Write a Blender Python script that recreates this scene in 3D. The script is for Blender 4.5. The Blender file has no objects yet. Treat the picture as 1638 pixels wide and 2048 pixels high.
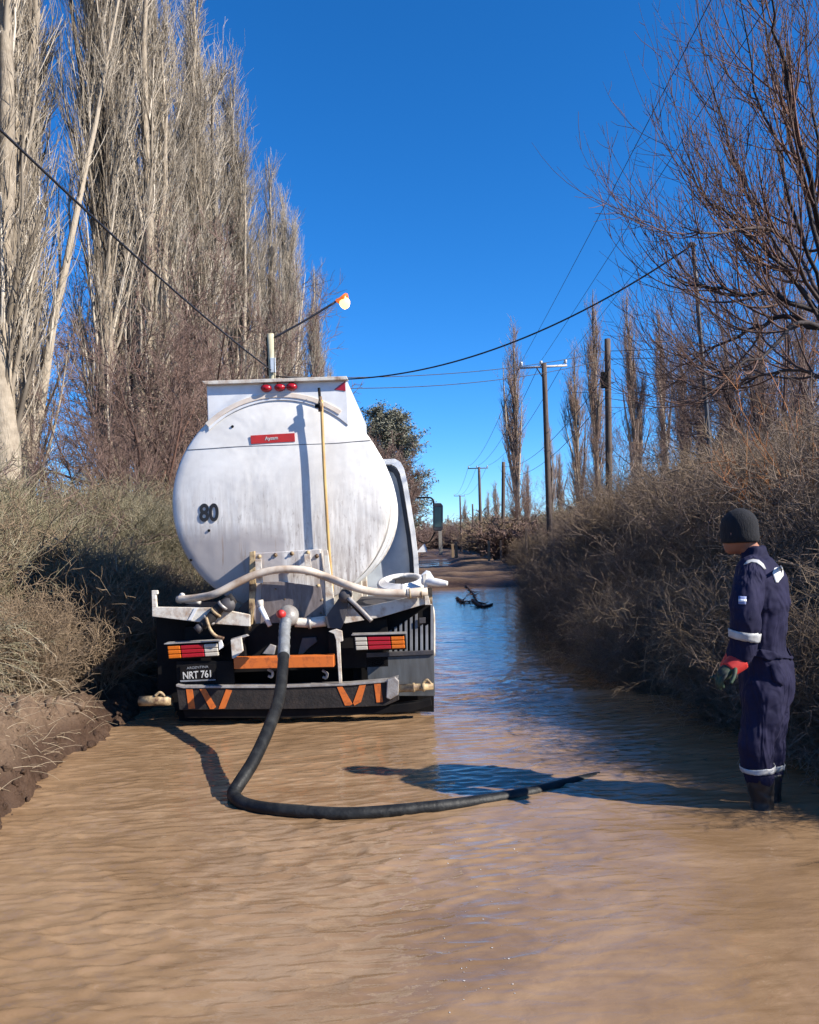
import bpy, bmesh, math, random
import numpy as np
from mathutils import Vector, Matrix, noise as mnoise

random.seed(7)
RNG = np.random.default_rng(7)
scene = bpy.context.scene
col = scene.collection
R = math.radians

# ------------------------------------------------------------------ camera
F_PX, CW, CH = 1650.0, 1638, 2048
cam_data = bpy.data.cameras.new('camera')
cam_data.sensor_fit = 'HORIZONTAL'
cam_data.sensor_width = 36.0
cam_data.lens = F_PX / CW * 36.0
cam_data.clip_start = 0.05
cam_data.clip_end = 6000
cam = bpy.data.objects.new('camera', cam_data)
col.objects.link(cam)
CAM = Vector((0, 0, 1.5))
CROT = Matrix.Rotation(R(1.635), 4, 'Z') @ Matrix.Rotation(R(92.17), 4, 'X') @ Matrix.Rotation(R(-1.8), 4, 'Z')
cam.matrix_world = Matrix.Translation(CAM) @ CROT
scene.camera = cam

# ------------------------------------------------------------------ light
SUN_EL, SUN_BACK = R(33), R(21)          # height, and degrees from due right towards behind the camera
SD = Vector((math.cos(SUN_EL) * math.cos(SUN_BACK), -math.cos(SUN_EL) * math.sin(SUN_BACK), math.sin(SUN_EL)))
world = bpy.data.worlds.new('World')
scene.world = world
world.use_nodes = True
wn = world.node_tree.nodes
wl = world.node_tree.links
bg = wn['Background']
sky = wn.new('ShaderNodeTexSky')
sky.sky_type = 'NISHITA'
sky.sun_disc = False
sky.sun_elevation = SUN_EL
sky.sun_rotation = math.atan2(SD.x, SD.y)
sky.altitude = 800
sky.air_density = 0.9
sky.dust_density = 0.0
sky.ozone_density = 10.0
hs = wn.new('ShaderNodeHueSaturation')
hs.inputs['Saturation'].default_value = 1.14
wl.new(sky.outputs[0], hs.inputs['Color'])
wl.new(hs.outputs[0], bg.inputs['Color'])
bg.inputs['Strength'].default_value = 0.115
sun_d = bpy.data.lights.new('sun', 'SUN')
sun_d.energy = 5.0
sun_d.angle = R(0.53)
sun_d.color = (1.0, 0.93, 0.82)
sun = bpy.data.objects.new('sun', sun_d)
sun.rotation_euler = SD.to_track_quat('Z', 'Y').to_euler()
sun.location = (20, -10, 20)
col.objects.link(sun)
vs = scene.view_settings
vs.view_transform = 'Standard'
vs.look = 'None'
vs.gamma = 1
vs.use_curve_mapping = False
vs.exposure = 0.95
scene.cycles.max_bounces = 5
scene.cycles.diffuse_bounces = 2
scene.cycles.glossy_bounces = 3

# ------------------------------------------------------------------ helpers
def ray(px, py):
    return (CROT.to_3x3() @ Vector(((px - CW / 2) / F_PX, -(py - CH / 2) / F_PX, -1.0)))
def P(px, py, Y):
    d = ray(px, py)
    return CAM + d * (Y / d.y)
def G(px, py, z=0.0):
    d = ray(px, py)
    return CAM + d * ((z - CAM.z) / d.z)

def tag(o, label=None, cat=None, group=None, kind=None):
    if label: o['label'] = label
    if cat: o['category'] = cat
    if group: o['group'] = group
    if kind: o['kind'] = kind
    return o
def empty(name, loc, label, cat, group=None):
    o = bpy.data.objects.new(name, None)
    o.location = loc
    o.empty_display_size = 0.2
    col.objects.link(o)
    return tag(o, label, cat, group)
def link(name, me, mat=None, parent=None, smooth=None, bevel=0.0):
    if mat is not None:
        me.materials.clear(); me.materials.append(mat)
    o = bpy.data.objects.new(name, me)
    col.objects.link(o)
    if parent is not None: o.parent = parent
    if smooth is not None:
        me.polygons.foreach_set('use_smooth', [smooth] * len(me.polygons))
    if bevel:
        m = o.modifiers.new('bevel', 'BEVEL'); m.width = bevel; m.segments = 2; m.limit_method = 'ANGLE'
    return o
def pydata(name, v, f):
    me = bpy.data.meshes.new(name)
    me.from_pydata([tuple(x) for x in v], [], f)
    me.validate(); me.update()
    return me
def np_mesh(name, V, Q, tint=None, smooth=True):
    """V (n,3) float, Q (m,4) int quads -> mesh, quickly"""
    me = bpy.data.meshes.new(name)
    me.vertices.add(len(V)); me.vertices.foreach_set('co', np.asarray(V, np.float32).ravel())
    me.loops.add(Q.size); me.loops.foreach_set('vertex_index', np.asarray(Q, np.int32).ravel())
    me.polygons.add(len(Q))
    k = Q.shape[1]
    me.polygons.foreach_set('loop_start', np.arange(0, Q.size, k, dtype=np.int32))
    me.polygons.foreach_set('loop_total', np.full(len(Q), k, np.int32))
    if smooth: me.polygons.foreach_set('use_smooth', np.ones(len(Q), bool))
    me.update(calc_edges=True)
    if tint is not None:
        a = me.attributes.new('tint', 'FLOAT', 'POINT')
        a.data.foreach_set('value', np.asarray(tint, np.float32))
    return me

def unit(a):
    return a / np.maximum(np.linalg.norm(a, axis=-1, keepdims=True), 1e-9)
def tube_arrays(pts, rad, sides):
    """pts (M,N,3) rad (M,N) -> V,Q"""
    M_, N_, _ = pts.shape
    t = unit(np.gradient(pts, axis=1))
    mean = np.abs(unit(pts[:, -1] - pts[:, 0]))
    ref = np.zeros((M_, 3)); ref[np.arange(M_), np.argmin(mean, axis=1)] = 1
    u = unit(np.cross(t, ref[:, None, :])); w = np.cross(t, u)
    a = np.arange(sides) * 2 * np.pi / sides
    ring = u[:, :, None, :] * np.cos(a)[None, None, :, None] + w[:, :, None, :] * np.sin(a)[None, None, :, None]
    V = pts[:, :, None, :] + ring * rad[:, :, None, None]
    idx = np.arange(M_ * N_ * sides).reshape(M_, N_, sides)
    a0 = idx[:, :-1, :]; a1 = idx[:, 1:, :]
    Q = np.stack([a0, np.roll(a0, -1, 2), np.roll(a1, -1, 2), a1], -1).reshape(-1, 4)
    return V.reshape(-1, 3), Q
def merge_tubes(name, items, rng=None):
    """items: list of (pts,rad,sides)"""
    rng = rng or RNG
    Vs, Qs, Ts, off = [], [], [], 0
    for pts, rad, sides in items:
        V, Q = tube_arrays(pts, rad, sides)
        Vs.append(V); Qs.append(Q + off); off += len(V)
        Ts.append(np.repeat(rng.random(len(pts)), pts.shape[1] * sides))
    return np_mesh(name, np.concatenate(Vs), np.concatenate(Qs), np.concatenate(Ts))

def grow(start, d, length, r0, n, up=0.1, jit=0.08, tip=0.15, rng=RNG, ease=None):
    """polylines growing from start along d, bent by a vertical pull"""
    M_ = len(start)
    pts = np.zeros((M_, n + 1, 3)); pts[:, 0] = start
    d = unit(d.copy())
    step = (length / n)[:, None]
    up = np.asarray(up)
    for i in range(n):
        d = unit(d + rng.normal(0, jit, (M_, 3)) + np.array([0, 0, 1.0]) * (up[:, None] if up.ndim else up))
        pts[:, i + 1] = pts[:, i] + d * step
    s = np.linspace(0, 1, n + 1)[None]
    rad = r0[:, None] * (1 - s * (1 - tip))
    return pts, rad
def sprout(pts, rad, K, t0, t1, ang, rng=RNG, rfrac=0.6):
    """K children on each parent polyline -> start, dir, parent radius there, parent index, t"""
    M_, N_, _ = pts.shape
    pi = np.repeat(np.arange(M_), K)
    t = rng.uniform(t0, t1, M_ * K)
    x = t * (N_ - 1); i = np.minimum(x.astype(int), N_ - 2); f = (x - i)[:, None]
    s = pts[pi, i] * (1 - f) + pts[pi, i + 1] * f
    tan = unit(pts[pi, i + 1] - pts[pi, i])
    r = rad[pi, i] * (1 - f[:, 0]) + rad[pi, i + 1] * f[:, 0]
    side = unit(np.cross(tan, rng.normal(0, 1, (M_ * K, 3))))
    a = np.radians(ang * rng.uniform(0.6, 1.4, M_ * K))[:, None]
    return s, tan * np.cos(a) + side * np.sin(a), r * rfrac, pi, t

# ------------------------------------------------------------------ materials
def lin(*c):
    return tuple(((x / 255) / 12.92 if x / 255 <= 0.04045 else ((x / 255 + 0.055) / 1.055) ** 2.4) for x in c) + (1,)
class NT:
    def __init__(s, name):
        s.m = bpy.data.materials.new(name); s.m.use_nodes = True
        s.t = s.m.node_tree; s.b = s.t.nodes['Principled BSDF']
    def n(s, typ, **kw):
        nd = s.t.nodes.new(typ)
        for k, v in kw.items():
            if k in nd.inputs.keys(): nd.inputs[k].default_value = v
            else: setattr(nd, k, v)
        return nd
    def l(s, a, b): s.t.links.new(a, b)
    def coord(s, scale=(1, 1, 1), kind='Object', rot=(0, 0, 0)):
        tc = s.n('ShaderNodeTexCoord'); mp = s.n('ShaderNodeMapping')
        mp.inputs['Scale'].default_value = scale; mp.inputs['Rotation'].default_value = rot
        s.l(tc.outputs[kind], mp.inputs[0]); return mp.outputs[0]
    def noise(s, scale, detail=4, rough=0.55, stretch=(1, 1, 1), kind='Object', rot=(0, 0, 0), dist=0.0):
        nd = s.n('ShaderNodeTexNoise'); nd.inputs['Scale'].default_value = scale
        nd.inputs['Detail'].default_value = detail; nd.inputs['Roughness'].default_value = rough
        nd.inputs['Distortion'].default_value = dist
        s.l(s.coord(stretch, kind, rot), nd.inputs['Vector']); return nd.outputs[0]
    def ramp(s, fac, stops):
        r = s.n('ShaderNodeValToRGB'); e = r.color_ramp.elements
        while len(e) < len(stops): e.new(0.5)
        for i, (p, c) in enumerate(stops):
            e[i].position = p; e[i].color = c if len(c) == 4 else tuple(c) + (1,)
        s.l(fac, r.inputs[0]); return r.outputs[0]
    def mix(s, f, a, b, mode='MIX'):
        m = s.n('ShaderNodeMix'); m.data_type = 'RGBA'; m.blend_type = mode
        for sock, v in ((m.inputs[0], f), (m.inputs[6], a), (m.inputs[7], b)):
            if hasattr(v, 'links') or hasattr(v, 'is_linked'): s.l(v, sock)
            else: sock.default_value = v
        return m.outputs[2]
    def math(s, op, a, b=0.0):
        m = s.n('ShaderNodeMath'); m.operation = op
        for sock, v in ((m.inputs[0], a), (m.inputs[1], b)):
            if hasattr(v, 'is_linked'): s.l(v, sock)
            else: sock.default_value = v
        return m.outputs[0]
    def bump(s, h, strength=0.5, dist=0.01, prev=None):
        b = s.n('ShaderNodeBump'); b.inputs['Strength'].default_value = strength; b.inputs['Distance'].default_value = dist
        s.l(h, b.inputs['Height'])
        if prev is not None: s.l(prev, b.inputs['Normal'])
        return b.outputs[0]
    def set(s, **kw):
        for k, v in kw.items():
            k = k.replace('_', ' ')
            if hasattr(v, 'is_linked'): s.l(v, s.b.inputs[k])
            else: s.b.inputs[k].default_value = v
        return s.m

def simple(name, c1, c2=None, ns=12, rough=0.55, metal=0.0, bump=0.0, bs=40, stretch=(1, 1, 1), lo=0.35, hi=0.7):
    n = NT(name)
    if c2 is None: c2 = tuple(x * 0.6 for x in c1[:3]) + (1,)
    f = n.noise(ns, 6, 0.62, stretch)
    n.set(Base_Color=n.ramp(f, [(lo, c1), (hi, c2)]), Roughness=rough, Metallic=metal)
    if bump: n.set(Normal=n.bump(n.noise(bs, 5, 0.6, stretch), bump, 0.01))
    return n.m
def twig_mat(name, stops, rough=0.75, ns=1.2, bump=0.0, bs=30, stretch=(1, 1, 1)):
    """bark whose colour differs from branch to branch (tint attribute) and along it"""
    n = NT(name)
    a = n.n('ShaderNodeAttribute'); a.attribute_name = 'tint'
    f = n.math('ADD', n.math('MULTIPLY', a.outputs['Fac'], 0.6), n.math('MULTIPLY', n.noise(ns, 4, 0.6), 0.5))
    n.set(Base_Color=n.ramp(f, stops), Roughness=rough)
    n.b.inputs['Specular IOR Level'].default_value = 0.25
    if bump: n.set(Normal=n.bump(n.noise(bs, 5, 0.65, stretch), bump, 0.03))
    return n.m

MAT = {}
MAT['poplar_bark'] = twig_mat('poplar_bark', [(0.3, (.045, .034, .026)), (0.5, (.19, .15, .108)), (0.75, (.42, .35, .265))], bump=1.0, bs=11, stretch=(2.5, 2.5, .5), ns=6)
MAT['poplar_twig'] = twig_mat('poplar_twig', [(0.15, (.055, .043, .034)), (0.4, (.19, .155, .115)), (0.6, (.33, .275, .21)), (0.85, (.56, .49, .40))])
MAT['poplar_twig_far'] = twig_mat('poplar_twig_far', [(0.15, (.16, .11, .085)), (0.5, (.30, .21, .16)), (0.9, (.42, .31, .24))])
MAT['brown_twig'] = twig_mat('brown_twig', [(0.15, (.06, .040, .034)), (0.5, (.155, .10, .082)), (0.9, (.26, .175, .145))])
MAT['dark_limb'] = twig_mat('dark_limb', [(0.2, (.016, .013, .014)), (0.6, (.045, .032, .030)), (0.95, (.085, .058, .05))], bump=.6, bs=20)
MAT['dark_twig'] = twig_mat('dark_twig', [(0.15, (.035, .022, .02)), (0.5, (.085, .05, .04)), (0.9, (.19, .10, .07))])
MAT['thicket_brown'] = twig_mat('thicket_brown', [(0.1, (.08, .058, .044)), (0.45, (.16, .115, .088)), (0.75, (.22, .165, .128)), (0.95, (.30, .23, .18))])
MAT['thicket_tan'] = twig_mat('thicket_tan', [(0.1, (.10, .072, .048)), (0.45, (.20, .142, .092)), (0.8, (.28, .205, .135))])
MAT['broom_green'] = twig_mat('broom_green', [(0.1, (.10, .088, .050)), (0.45, (.20, .175, .105)), (0.75, (.29, .25, .165)), (0.95, (.38, .33, .24))])
MAT['orange_twig'] = twig_mat('orange_twig', [(0.1, (.20, .07, .03)), (0.5, (.33, .13, .05)), (0.9, (.42, .22, .10))])
MAT['straw'] = twig_mat('straw', [(0.1, (.19, .13, .08)), (0.5, (.33, .25, .16)), (0.9, (.45, .37, .26))])
MAT['leaf_dark'] = twig_mat('leaf_dark', [(0.1, (.06, .062, .045)), (0.5, (.15, .148, .105)), (0.9, (.26, .25, .19))], ns=.6)
MAT['leaf_dry'] = twig_mat('leaf_dry', [(0.1, (.06, .035, .02)), (0.5, (.13, .085, .045)), (0.9, (.22, .16, .09))])

# ------------------------------------------------------------------ ground and water
def sm(x, a, b):
    t = np.clip((x - a) / (b - a), 0, 1)
    return t * t * (3 - 2 * t)
def fbm(X, Y, s, seed=0, octs=3):
    """cheap smooth value noise, vectorised"""
    out = np.zeros_like(X); amp = 1.0
    for o in range(octs):
        x = X * s + 17.3 * seed + 5.1 * o; y = Y * s - 9.7 * seed + 3.3 * o
        xi = np.floor(x).astype(np.int64); yi = np.floor(y).astype(np.int64)
        fx = x - xi; fy = y - yi; fx = fx * fx * (3 - 2 * fx); fy = fy * fy * (3 - 2 * fy)
        def h(a, b):
            n = (a * 374761393 + b * 668265263 + seed * 1442695) & 0x7fffffff
            n = ((n ^ (n >> 13)) * 1274126177) & 0x7fffffff
            return ((n ^ (n >> 16)) & 0xffff) / 65535.0 * 2 - 1
        v = (h(xi, yi) * (1 - fx) + h(xi + 1, yi) * fx) * (1 - fy) + (h(xi, yi + 1) * (1 - fx) + h(xi + 1, yi + 1) * fx) * fy
        out += v * amp; amp *= 0.5; s *= 2.07
    return out
def left_edge(Y):
    return -2.16 - 0.36 * sm(Y, 4.3, 6.2) + 0.9 * sm(Y, 26, 30) - 0.25 * sm(Y, 3.9, 2.0)
def right_edge(Y):
    return 2.75 - 0.3 * sm(Y, 5, 8) - 0.3 * sm(Y, 14, 20) + 1.7 * sm(Y, 21, 30)
def height(X, Y):
    wob = fbm(X, Y, 0.8, 3) * 0.12
    L = left_edge(Y) + wob; Rr = right_edge(Y) + wob
    z = np.full_like(X, -0.33)
    # left bank with the dug-out heap of mud
    up = sm(L - X, -0.12, 0.50)
    bank = -0.33 + up * (0.72 + 0.12 * sm(L - X, 0.5, 3) + 0.5 * sm(L - X, 4, 12))
    clod = fbm(X, Y, 4.0, 5, 4) * 0.065 + np.abs(fbm(X, Y, 9, 8, 4)) * 0.07 - .03
    bank += clod * sm(L - X, -0.25, 0.2) + fbm(X, Y, 1.3, 2) * 0.06 * up
    bank -= 0.18 * up * sm(Y, 6.1, 7.3)
    z = np.where(X < L + 0.25, np.maximum(z, bank), z)
    upr = sm(X - Rr, -0.15, 0.6)
    bankr = -0.33 + upr * (0.62 + 0.35 * sm(X - Rr, 0.6, 5)) + fbm(X, Y, 3, 6, 3) * 0.05 * upr
    z = np.where(X > Rr - 0.2, np.maximum(z, bankr), z)
    # dry mud bars and further puddles down the road
    road = (X > L) & (X < Rr)
    bar = sm(Y, 25.5, 28.5)
    rut = (np.sin(Y * 1.15 + X * 0.35 + fbm(X, Y, .5, 9) * 1.3) * 0.5 + 0.5) * 0.13 + fbm(X, Y, 1.2, 4) * 0.06
    pud = sm(Y, 39, 43) * (1 - sm(Y, 74, 80)) * (1 - sm(X, 0.9, 1.8)) + sm(Y, 96, 100) * (1 - sm(Y, 120, 126)) * (1 - sm(X, 0.2, 1.5))
    mud = -0.33 + bar * (0.47 + rut) - 0.27 * pud
    z = np.where(road, np.maximum(mud, -0.33), z)
    far = sm(Y, 26, 40)
    z += far * fbm(X, Y, 0.25, 12, 2) * 0.05
    z = z + fbm(X, Y, 0.05, 14, 2) * 0.25 * sm(np.abs(X), 9, 30)
    return z
def axis(segs):
    out = [segs[0][0]]
    for a, b, st in segs:
        n = max(1, int(round((b - a) / st)))
        out += list(np.linspace(a, b, n + 1)[1:])
    return np.array(out)
gx = axis([(-1500, -200, 130), (-200, -40, 16), (-40, -9, 1.5), (-9, -4.6, .25), (-4.6, -1.6, .022), (-1.6, 2, .3), (2, 4.5, .08), (4.5, 9, .3), (9, 40, 1.5), (40, 200, 16), (200, 1500, 130)])
gy = axis([(-1500, -100, 140), (-100, -6, 8), (-6, 3, .5), (3, 3.6, .1), (3.6, 8.5, .026), (8.5, 12, .12), (12, 25, .25), (25, 60, .22), (60, 140, .8), (140, 400, 10), (400, 3500, 200)])
XX, YY = np.meshgrid(gx, gy)
ZZ = height(XX, YY)
idx = np.arange(XX.size).reshape(XX.shape)
Q = np.stack([idx[:-1, :-1], idx[:-1, 1:], idx[1:, 1:], idx[1:, :-1]], -1).reshape(-1, 4)
n = NT('dirt')
big = n.noise(0.7, 5, .6); fine = n.noise(9, 8, .7); spk = n.noise(45, 4, .7)
c = n.ramp(n.math('ADD', n.math('MULTIPLY', big, .5), n.math('MULTIPLY', fine, .5)),
           [(0.36, (.07, .043, .028)), (0.48, (.145, .094, .061)), (0.62, (.215, .148, .098))])
c = n.mix(n.ramp(spk, [(.62, (0, 0, 0)), (.72, (.7, .7, .7))]), c, (.36, .28, .20, 1))
geo = n.n('ShaderNodeNewGeometry'); sep = n.n('ShaderNodeSeparateXYZ'); n.l(geo.outputs['Position'], sep.inputs[0])
wet = n.math('SUBTRACT', 1.25, n.math('MULTIPLY', n.math('ADD', sep.outputs[2], n.math('MULTIPLY', fine, -.22)), 6.0))
wetc = n.n('ShaderNodeClamp'); n.l(wet, wetc.inputs[0])
c = n.mix(wetc.outputs[0], c, n.mix(1.0, c, (.42, .36, .34, 1), 'MULTIPLY'))
n.set(Base_Color=c, Roughness=n.math('SUBTRACT', .95, n.math('MULTIPLY', wetc.outputs[0], .4)))
n.b.inputs['Specular IOR Level'].default_value = 0.25
n.set(Normal=n.bump(n.noise(34, 8, .7), .9, .025, n.bump(n.noise(11, 6, .65, dist=.6), .8, .05)))
MAT['dirt'] = n.m
ground = link('ground', np_mesh('ground', np.stack([XX, YY, ZZ], -1).reshape(-1, 3), Q), MAT['dirt'])
tag(ground, 'brown dirt ground with the crumbly mud bank beside the flooded road', kind='structure')

# muddy flood water: a real rippled sheet, fine near the camera
wx = axis([(-9, -3.6, .3), (-3.6, 3.4, .022), (3.4, 8, .3)])
wy = axis([(-4, 1.8, .3), (1.8, 8.2, .010), (8.2, 16, .05), (16, 32, .2), (32, 140, 2)])
WX, WY = np.meshgrid(wx, wy)
def ripple(X, Y):
    Yr = Y - X * .16 + .05 * np.sin(X * 2.1 + Y * .8)
    w1 = fbm(X * .34 + 2 * np.sin(Y * .3), Yr, 11.0, 21, 2)
    w1 = np.clip(1 - np.abs(w1) * 1.5, 0, 1) ** 2.2      # crest-like lines
    w2 = fbm(X * .42 - Y * .12, Yr, 21, 23, 2)
    w3 = fbm(X * .8 + Y * .3, Y, 2.1, 25, 2)
    patch = .45 + .55 * sm(fbm(X, Y, .7, 27, 2), -.5, .6)
    near = 1 - sm(Y, 8, 18) * .75
    lw = .38 + .62 * (1 - sm(X, -.2, 1.2) * (1 - sm(Y, 4.5, 5.6)))
    return (w1 * .0100 * lw + w2 * .0048 * lw + w3 * .012 * (1.1 - .3 * lw)) * patch * near
WZ = ripple(WX, WY) - .004
idx = np.arange(WX.size).reshape(WX.shape)
Q = np.stack([idx[:-1, :-1], idx[:-1, 1:], idx[1:, 1:], idx[1:, :-1]], -1).reshape(-1, 4)
n = NT('muddy_water')
silt = n.noise(1.1, 5, .6, (1, 1.6, 1), dist=1.2)
silt2 = n.noise(6, 5, .6, (.5, 1.5, 1), dist=.8)
cc = n.ramp(n.math('ADD', n.math('MULTIPLY', silt, .65), n.math('MULTIPLY', silt2, .35)),
            [(.36, (.185, .112, .058)), (.50, (.24, .150, .082)), (.64, (.30, .195, .112))])
n.set(Base_Color=cc, Roughness=.02, IOR=1.37)
b1 = n.bump(n.noise(15, 3, .5, (.7, 1.4, 1), rot=(0, 0, .16), dist=.8), .35, .008)
b2 = n.bump(n.noise(48, 2, .5, (.7, 1.3, 1), rot=(0, 0, -.1)), .25, .0016, b1)
n.set(Normal=b2)
MAT['water'] = n.m
water = link('water', np_mesh('water', np.stack([WX, WY, WZ], -1).reshape(-1, 3), Q), MAT['water'])
tag(water, 'muddy brown flood water with wind ripples covering the road', kind='structure')

# ------------------------------------------------------------------ trees and scrub
def poplar_meshes(seed, H, limbs=58, tw=13, spread=1.0, thick=.24, far=False, lean=.0, sub=3):
    rng = np.random.default_rng(seed)
    N = 22
    s = np.linspace(0, 1, N)
    wob = np.cumsum(rng.normal(0, .06, (N, 2)), 0) * (H / 20)
    trunk = np.stack([wob[:, 0] + lean * s * H, wob[:, 1], s * H], -1)[None]
    rad = (thick * (1 - s) ** .9 + .02)[None]
    rad[:, 0] *= 1.35
    trunk[:, 0, 2] = -.5
    items_t = [(trunk, rad, 9)]
    # co-leaders, as thick as half the trunk
    st, d, r, _, t = sprout(trunk, rad, 8, .03, .6, 7.5, rng, .72)
    d = unit(d + np.array([0, 0, 1.3]))
    ln = (H * (1 - t)) * rng.uniform(.55, .85, len(t))
    p0, r0 = grow(st, d, ln, np.maximum(r, .05), 12, .14, .05, .12, rng)
    items_t.append((p0, r0, 6))
    allp = np.concatenate([trunk[:, ::2][:, :11], p0[:, :11]]); allr = np.concatenate([rad[:, ::2][:, :11], r0[:, :11]])
    # upright limbs
    st1, d1, r1, _, t1 = sprout(trunk, rad, limbs, .08, .93, 21, rng, .35)
    ln1 = (1.5 + 3.2 * (1 - t1)) * rng.uniform(.6, 1.2, len(t1)) * spread * (H / 20) ** .5
    st2, d2, r2, _, t2 = sprout(p0, r0, limbs // 6, .1, .9, 24, rng, .45)
    ln2 = (1.0 + 2.6 * (1 - t2)) * rng.uniform(.6, 1.2, len(t2)) * spread
    st = np.concatenate([st1, st2]); d = np.concatenate([d1, d2]); ln = np.concatenate([ln1, ln2])
    r = np.clip(np.concatenate([r1, r2]), .022, .06)
    p1, q1 = grow(st, d, ln, r, 8, .16, .055, .2, rng)
    # twigs
    st, d, r, _, _ = sprout(p1, q1, tw, .12, 1, 21, rng, .5)
    p2, q2 = grow(st, d, rng.uniform(.5, 1.5, len(st)) * spread, np.clip(r, .008, .014), 4, .15, .08, .4, rng)
    st, d, r, _, _ = sprout(p2, q2, sub, .1, 1, 25, rng, .6)
    p3, q3 = grow(st, d, rng.uniform(.2, .7, len(st)), np.full(len(st), .0065 if not far else .010), 2, .12, .1, .5, rng)
    # dead short shoots clothing the lower trunk
    st, d, r, _, _ = sprout(allp, allr, 52, .02, .8, 26, rng, 1.0)
    p4, q4 = grow(st, d, rng.uniform(.3, 1.3, len(st)), np.full(len(st), .011), 4, .22, .07, .5, rng)
    items_c = [(p1, q1, 4), (p2, q2, 3), (p3, q3, 3), (p4, q4, 3)]
    return merge_tubes('trunk', items_t, rng), merge_tubes('crown', items_c, rng)

def place_tree(name, meshes, mats, loc, rotz, scale, label, cat, group=None):
    e = empty(name, loc, label, cat, group)
    e.rotation_euler = (0, 0, rotz); e.scale = scale
    for nm, me, mt in zip(('trunk', 'crown', 'foliage'), meshes, mats):
        if not me.materials: me.materials.append(mt)
        o = bpy.data.objects.new(nm, me); col.objects.link(o); o.parent = e
    return e
def gz(x, y):
    return float(height(np.array([[x]], float), np.array([[y]], float))[0, 0])

POP = [poplar_meshes(31 + i, 20, limbs=54 + 6 * i, spread=(.85, 1.0, .75, .9)[i], thick=(.27, .22, .2, .24)[i]) for i in range(4)]
pm = (MAT['poplar_bark'], MAT['poplar_twig'])
row = [  # x, y, height, variant, stretch, label
    (-8.3, 12.6, 21, 1, 1.0, 'bare poplar cut off by the left edge of the photo, nearest in the row'),
    (-7.6, 14.6, 22, 0, .95, 'thick bare poplar trunk just right of the left edge, with shaggy bark'),
    (-8.6, 17.0, 20, 2, .8, 'slim leaning bare poplar between the two thickest trunks at the left'),
    (-7.9, 19.9, 22, 1, .85, 'bare poplar with pale scarred lower trunk in the near part of the row'),
    (-8.0, 23.0, 23, 0, 1.0, 'massive bare poplar with dark forked upper trunk, left of the tanker'),
    (-8.4, 25.2, 21, 3, .95, 'bare poplar close behind the massive forked poplar'),
    (-7.8, 27.6, 21.5, 2, 1.0, 'tall grey bare poplar above the reddish brown thicket'),
    (-8.1, 29.8, 20.6, 1, 1.05, 'bare poplar whose pink tip stands right of the tallest crowns'),
    (-7.9, 33.2, 20.5, 3, 1.0, 'bare poplar right beside the notch of sky in the row'),
    (-8.2, 37.4, 21.8, 0, 1.0, 'pointed bare poplar standing alone after the notch of sky'),
    (-7.8, 41, 21, 2, .95, 'narrow bare poplar behind the pointed one after the notch'),
    (-8.0, 45, 20.6, 1, .95, 'bare poplar with reddish flank where the row starts to drop'),
    (-8.2, 49.5, 20.5, 3, .95, 'bare poplar half hidden by the spreading tree over the tanker'),
    (-7.9, 54.5, 20, 0, .9, 'bare poplar above the orange flag end of the row'),
    (-8.1, 60, 18.5, 2, .9, 'bare poplar behind the outer twigs of the spreading tree'),
    (-8.0, 68, 15.5, 1, .9, 'pinkish bare poplar just above the top edge of the tank'),
    (-8.0, 78, 13, 3, .9, 'small far bare poplar to the right above the tank'),
    (-8.1, 90, 13, 2, .9, 'last bare poplar seen over the tank shoulder'),
]
rr = random.Random(5)
for x, y, h, v, st, lab in row:
    s = h / 20
    place_tree('bare_poplar', POP[v], pm, (x, y, gz(x, y)), rr.uniform(0, 6.28), (s * st, s * st, s), lab, 'poplar tree', 'bare poplars in the long row left of the road')
for x, y, h, v, lab in [(-11.2, 22.5, 21, 2, 'back row bare poplar seen behind the pale scarred trunk'), (-10.8, 28.2, 21, 0, 'back row bare poplar filling the gap beside the massive forked poplar'), (-11.3, 17.6, 20, 3, 'back row bare poplar between the two nearest trunks'),     (-10.9, 34.5, 19, 3, 'back row bare poplar above the reddish thicket, left of the tank'), (-11.2, 43, 18, 2, 'back row bare poplar seen behind the pointed poplar'), (-11, 51, 17, 0, 'farthest back row bare poplar, above the tank top')]:
    s = h / 20
    place_tree('bare_poplar', POP[v], pm, (x, y, gz(x, y)), rr.uniform(0, 6.28), (s, s, s), lab, 'poplar tree', 'bare poplars behind the front row')

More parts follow.
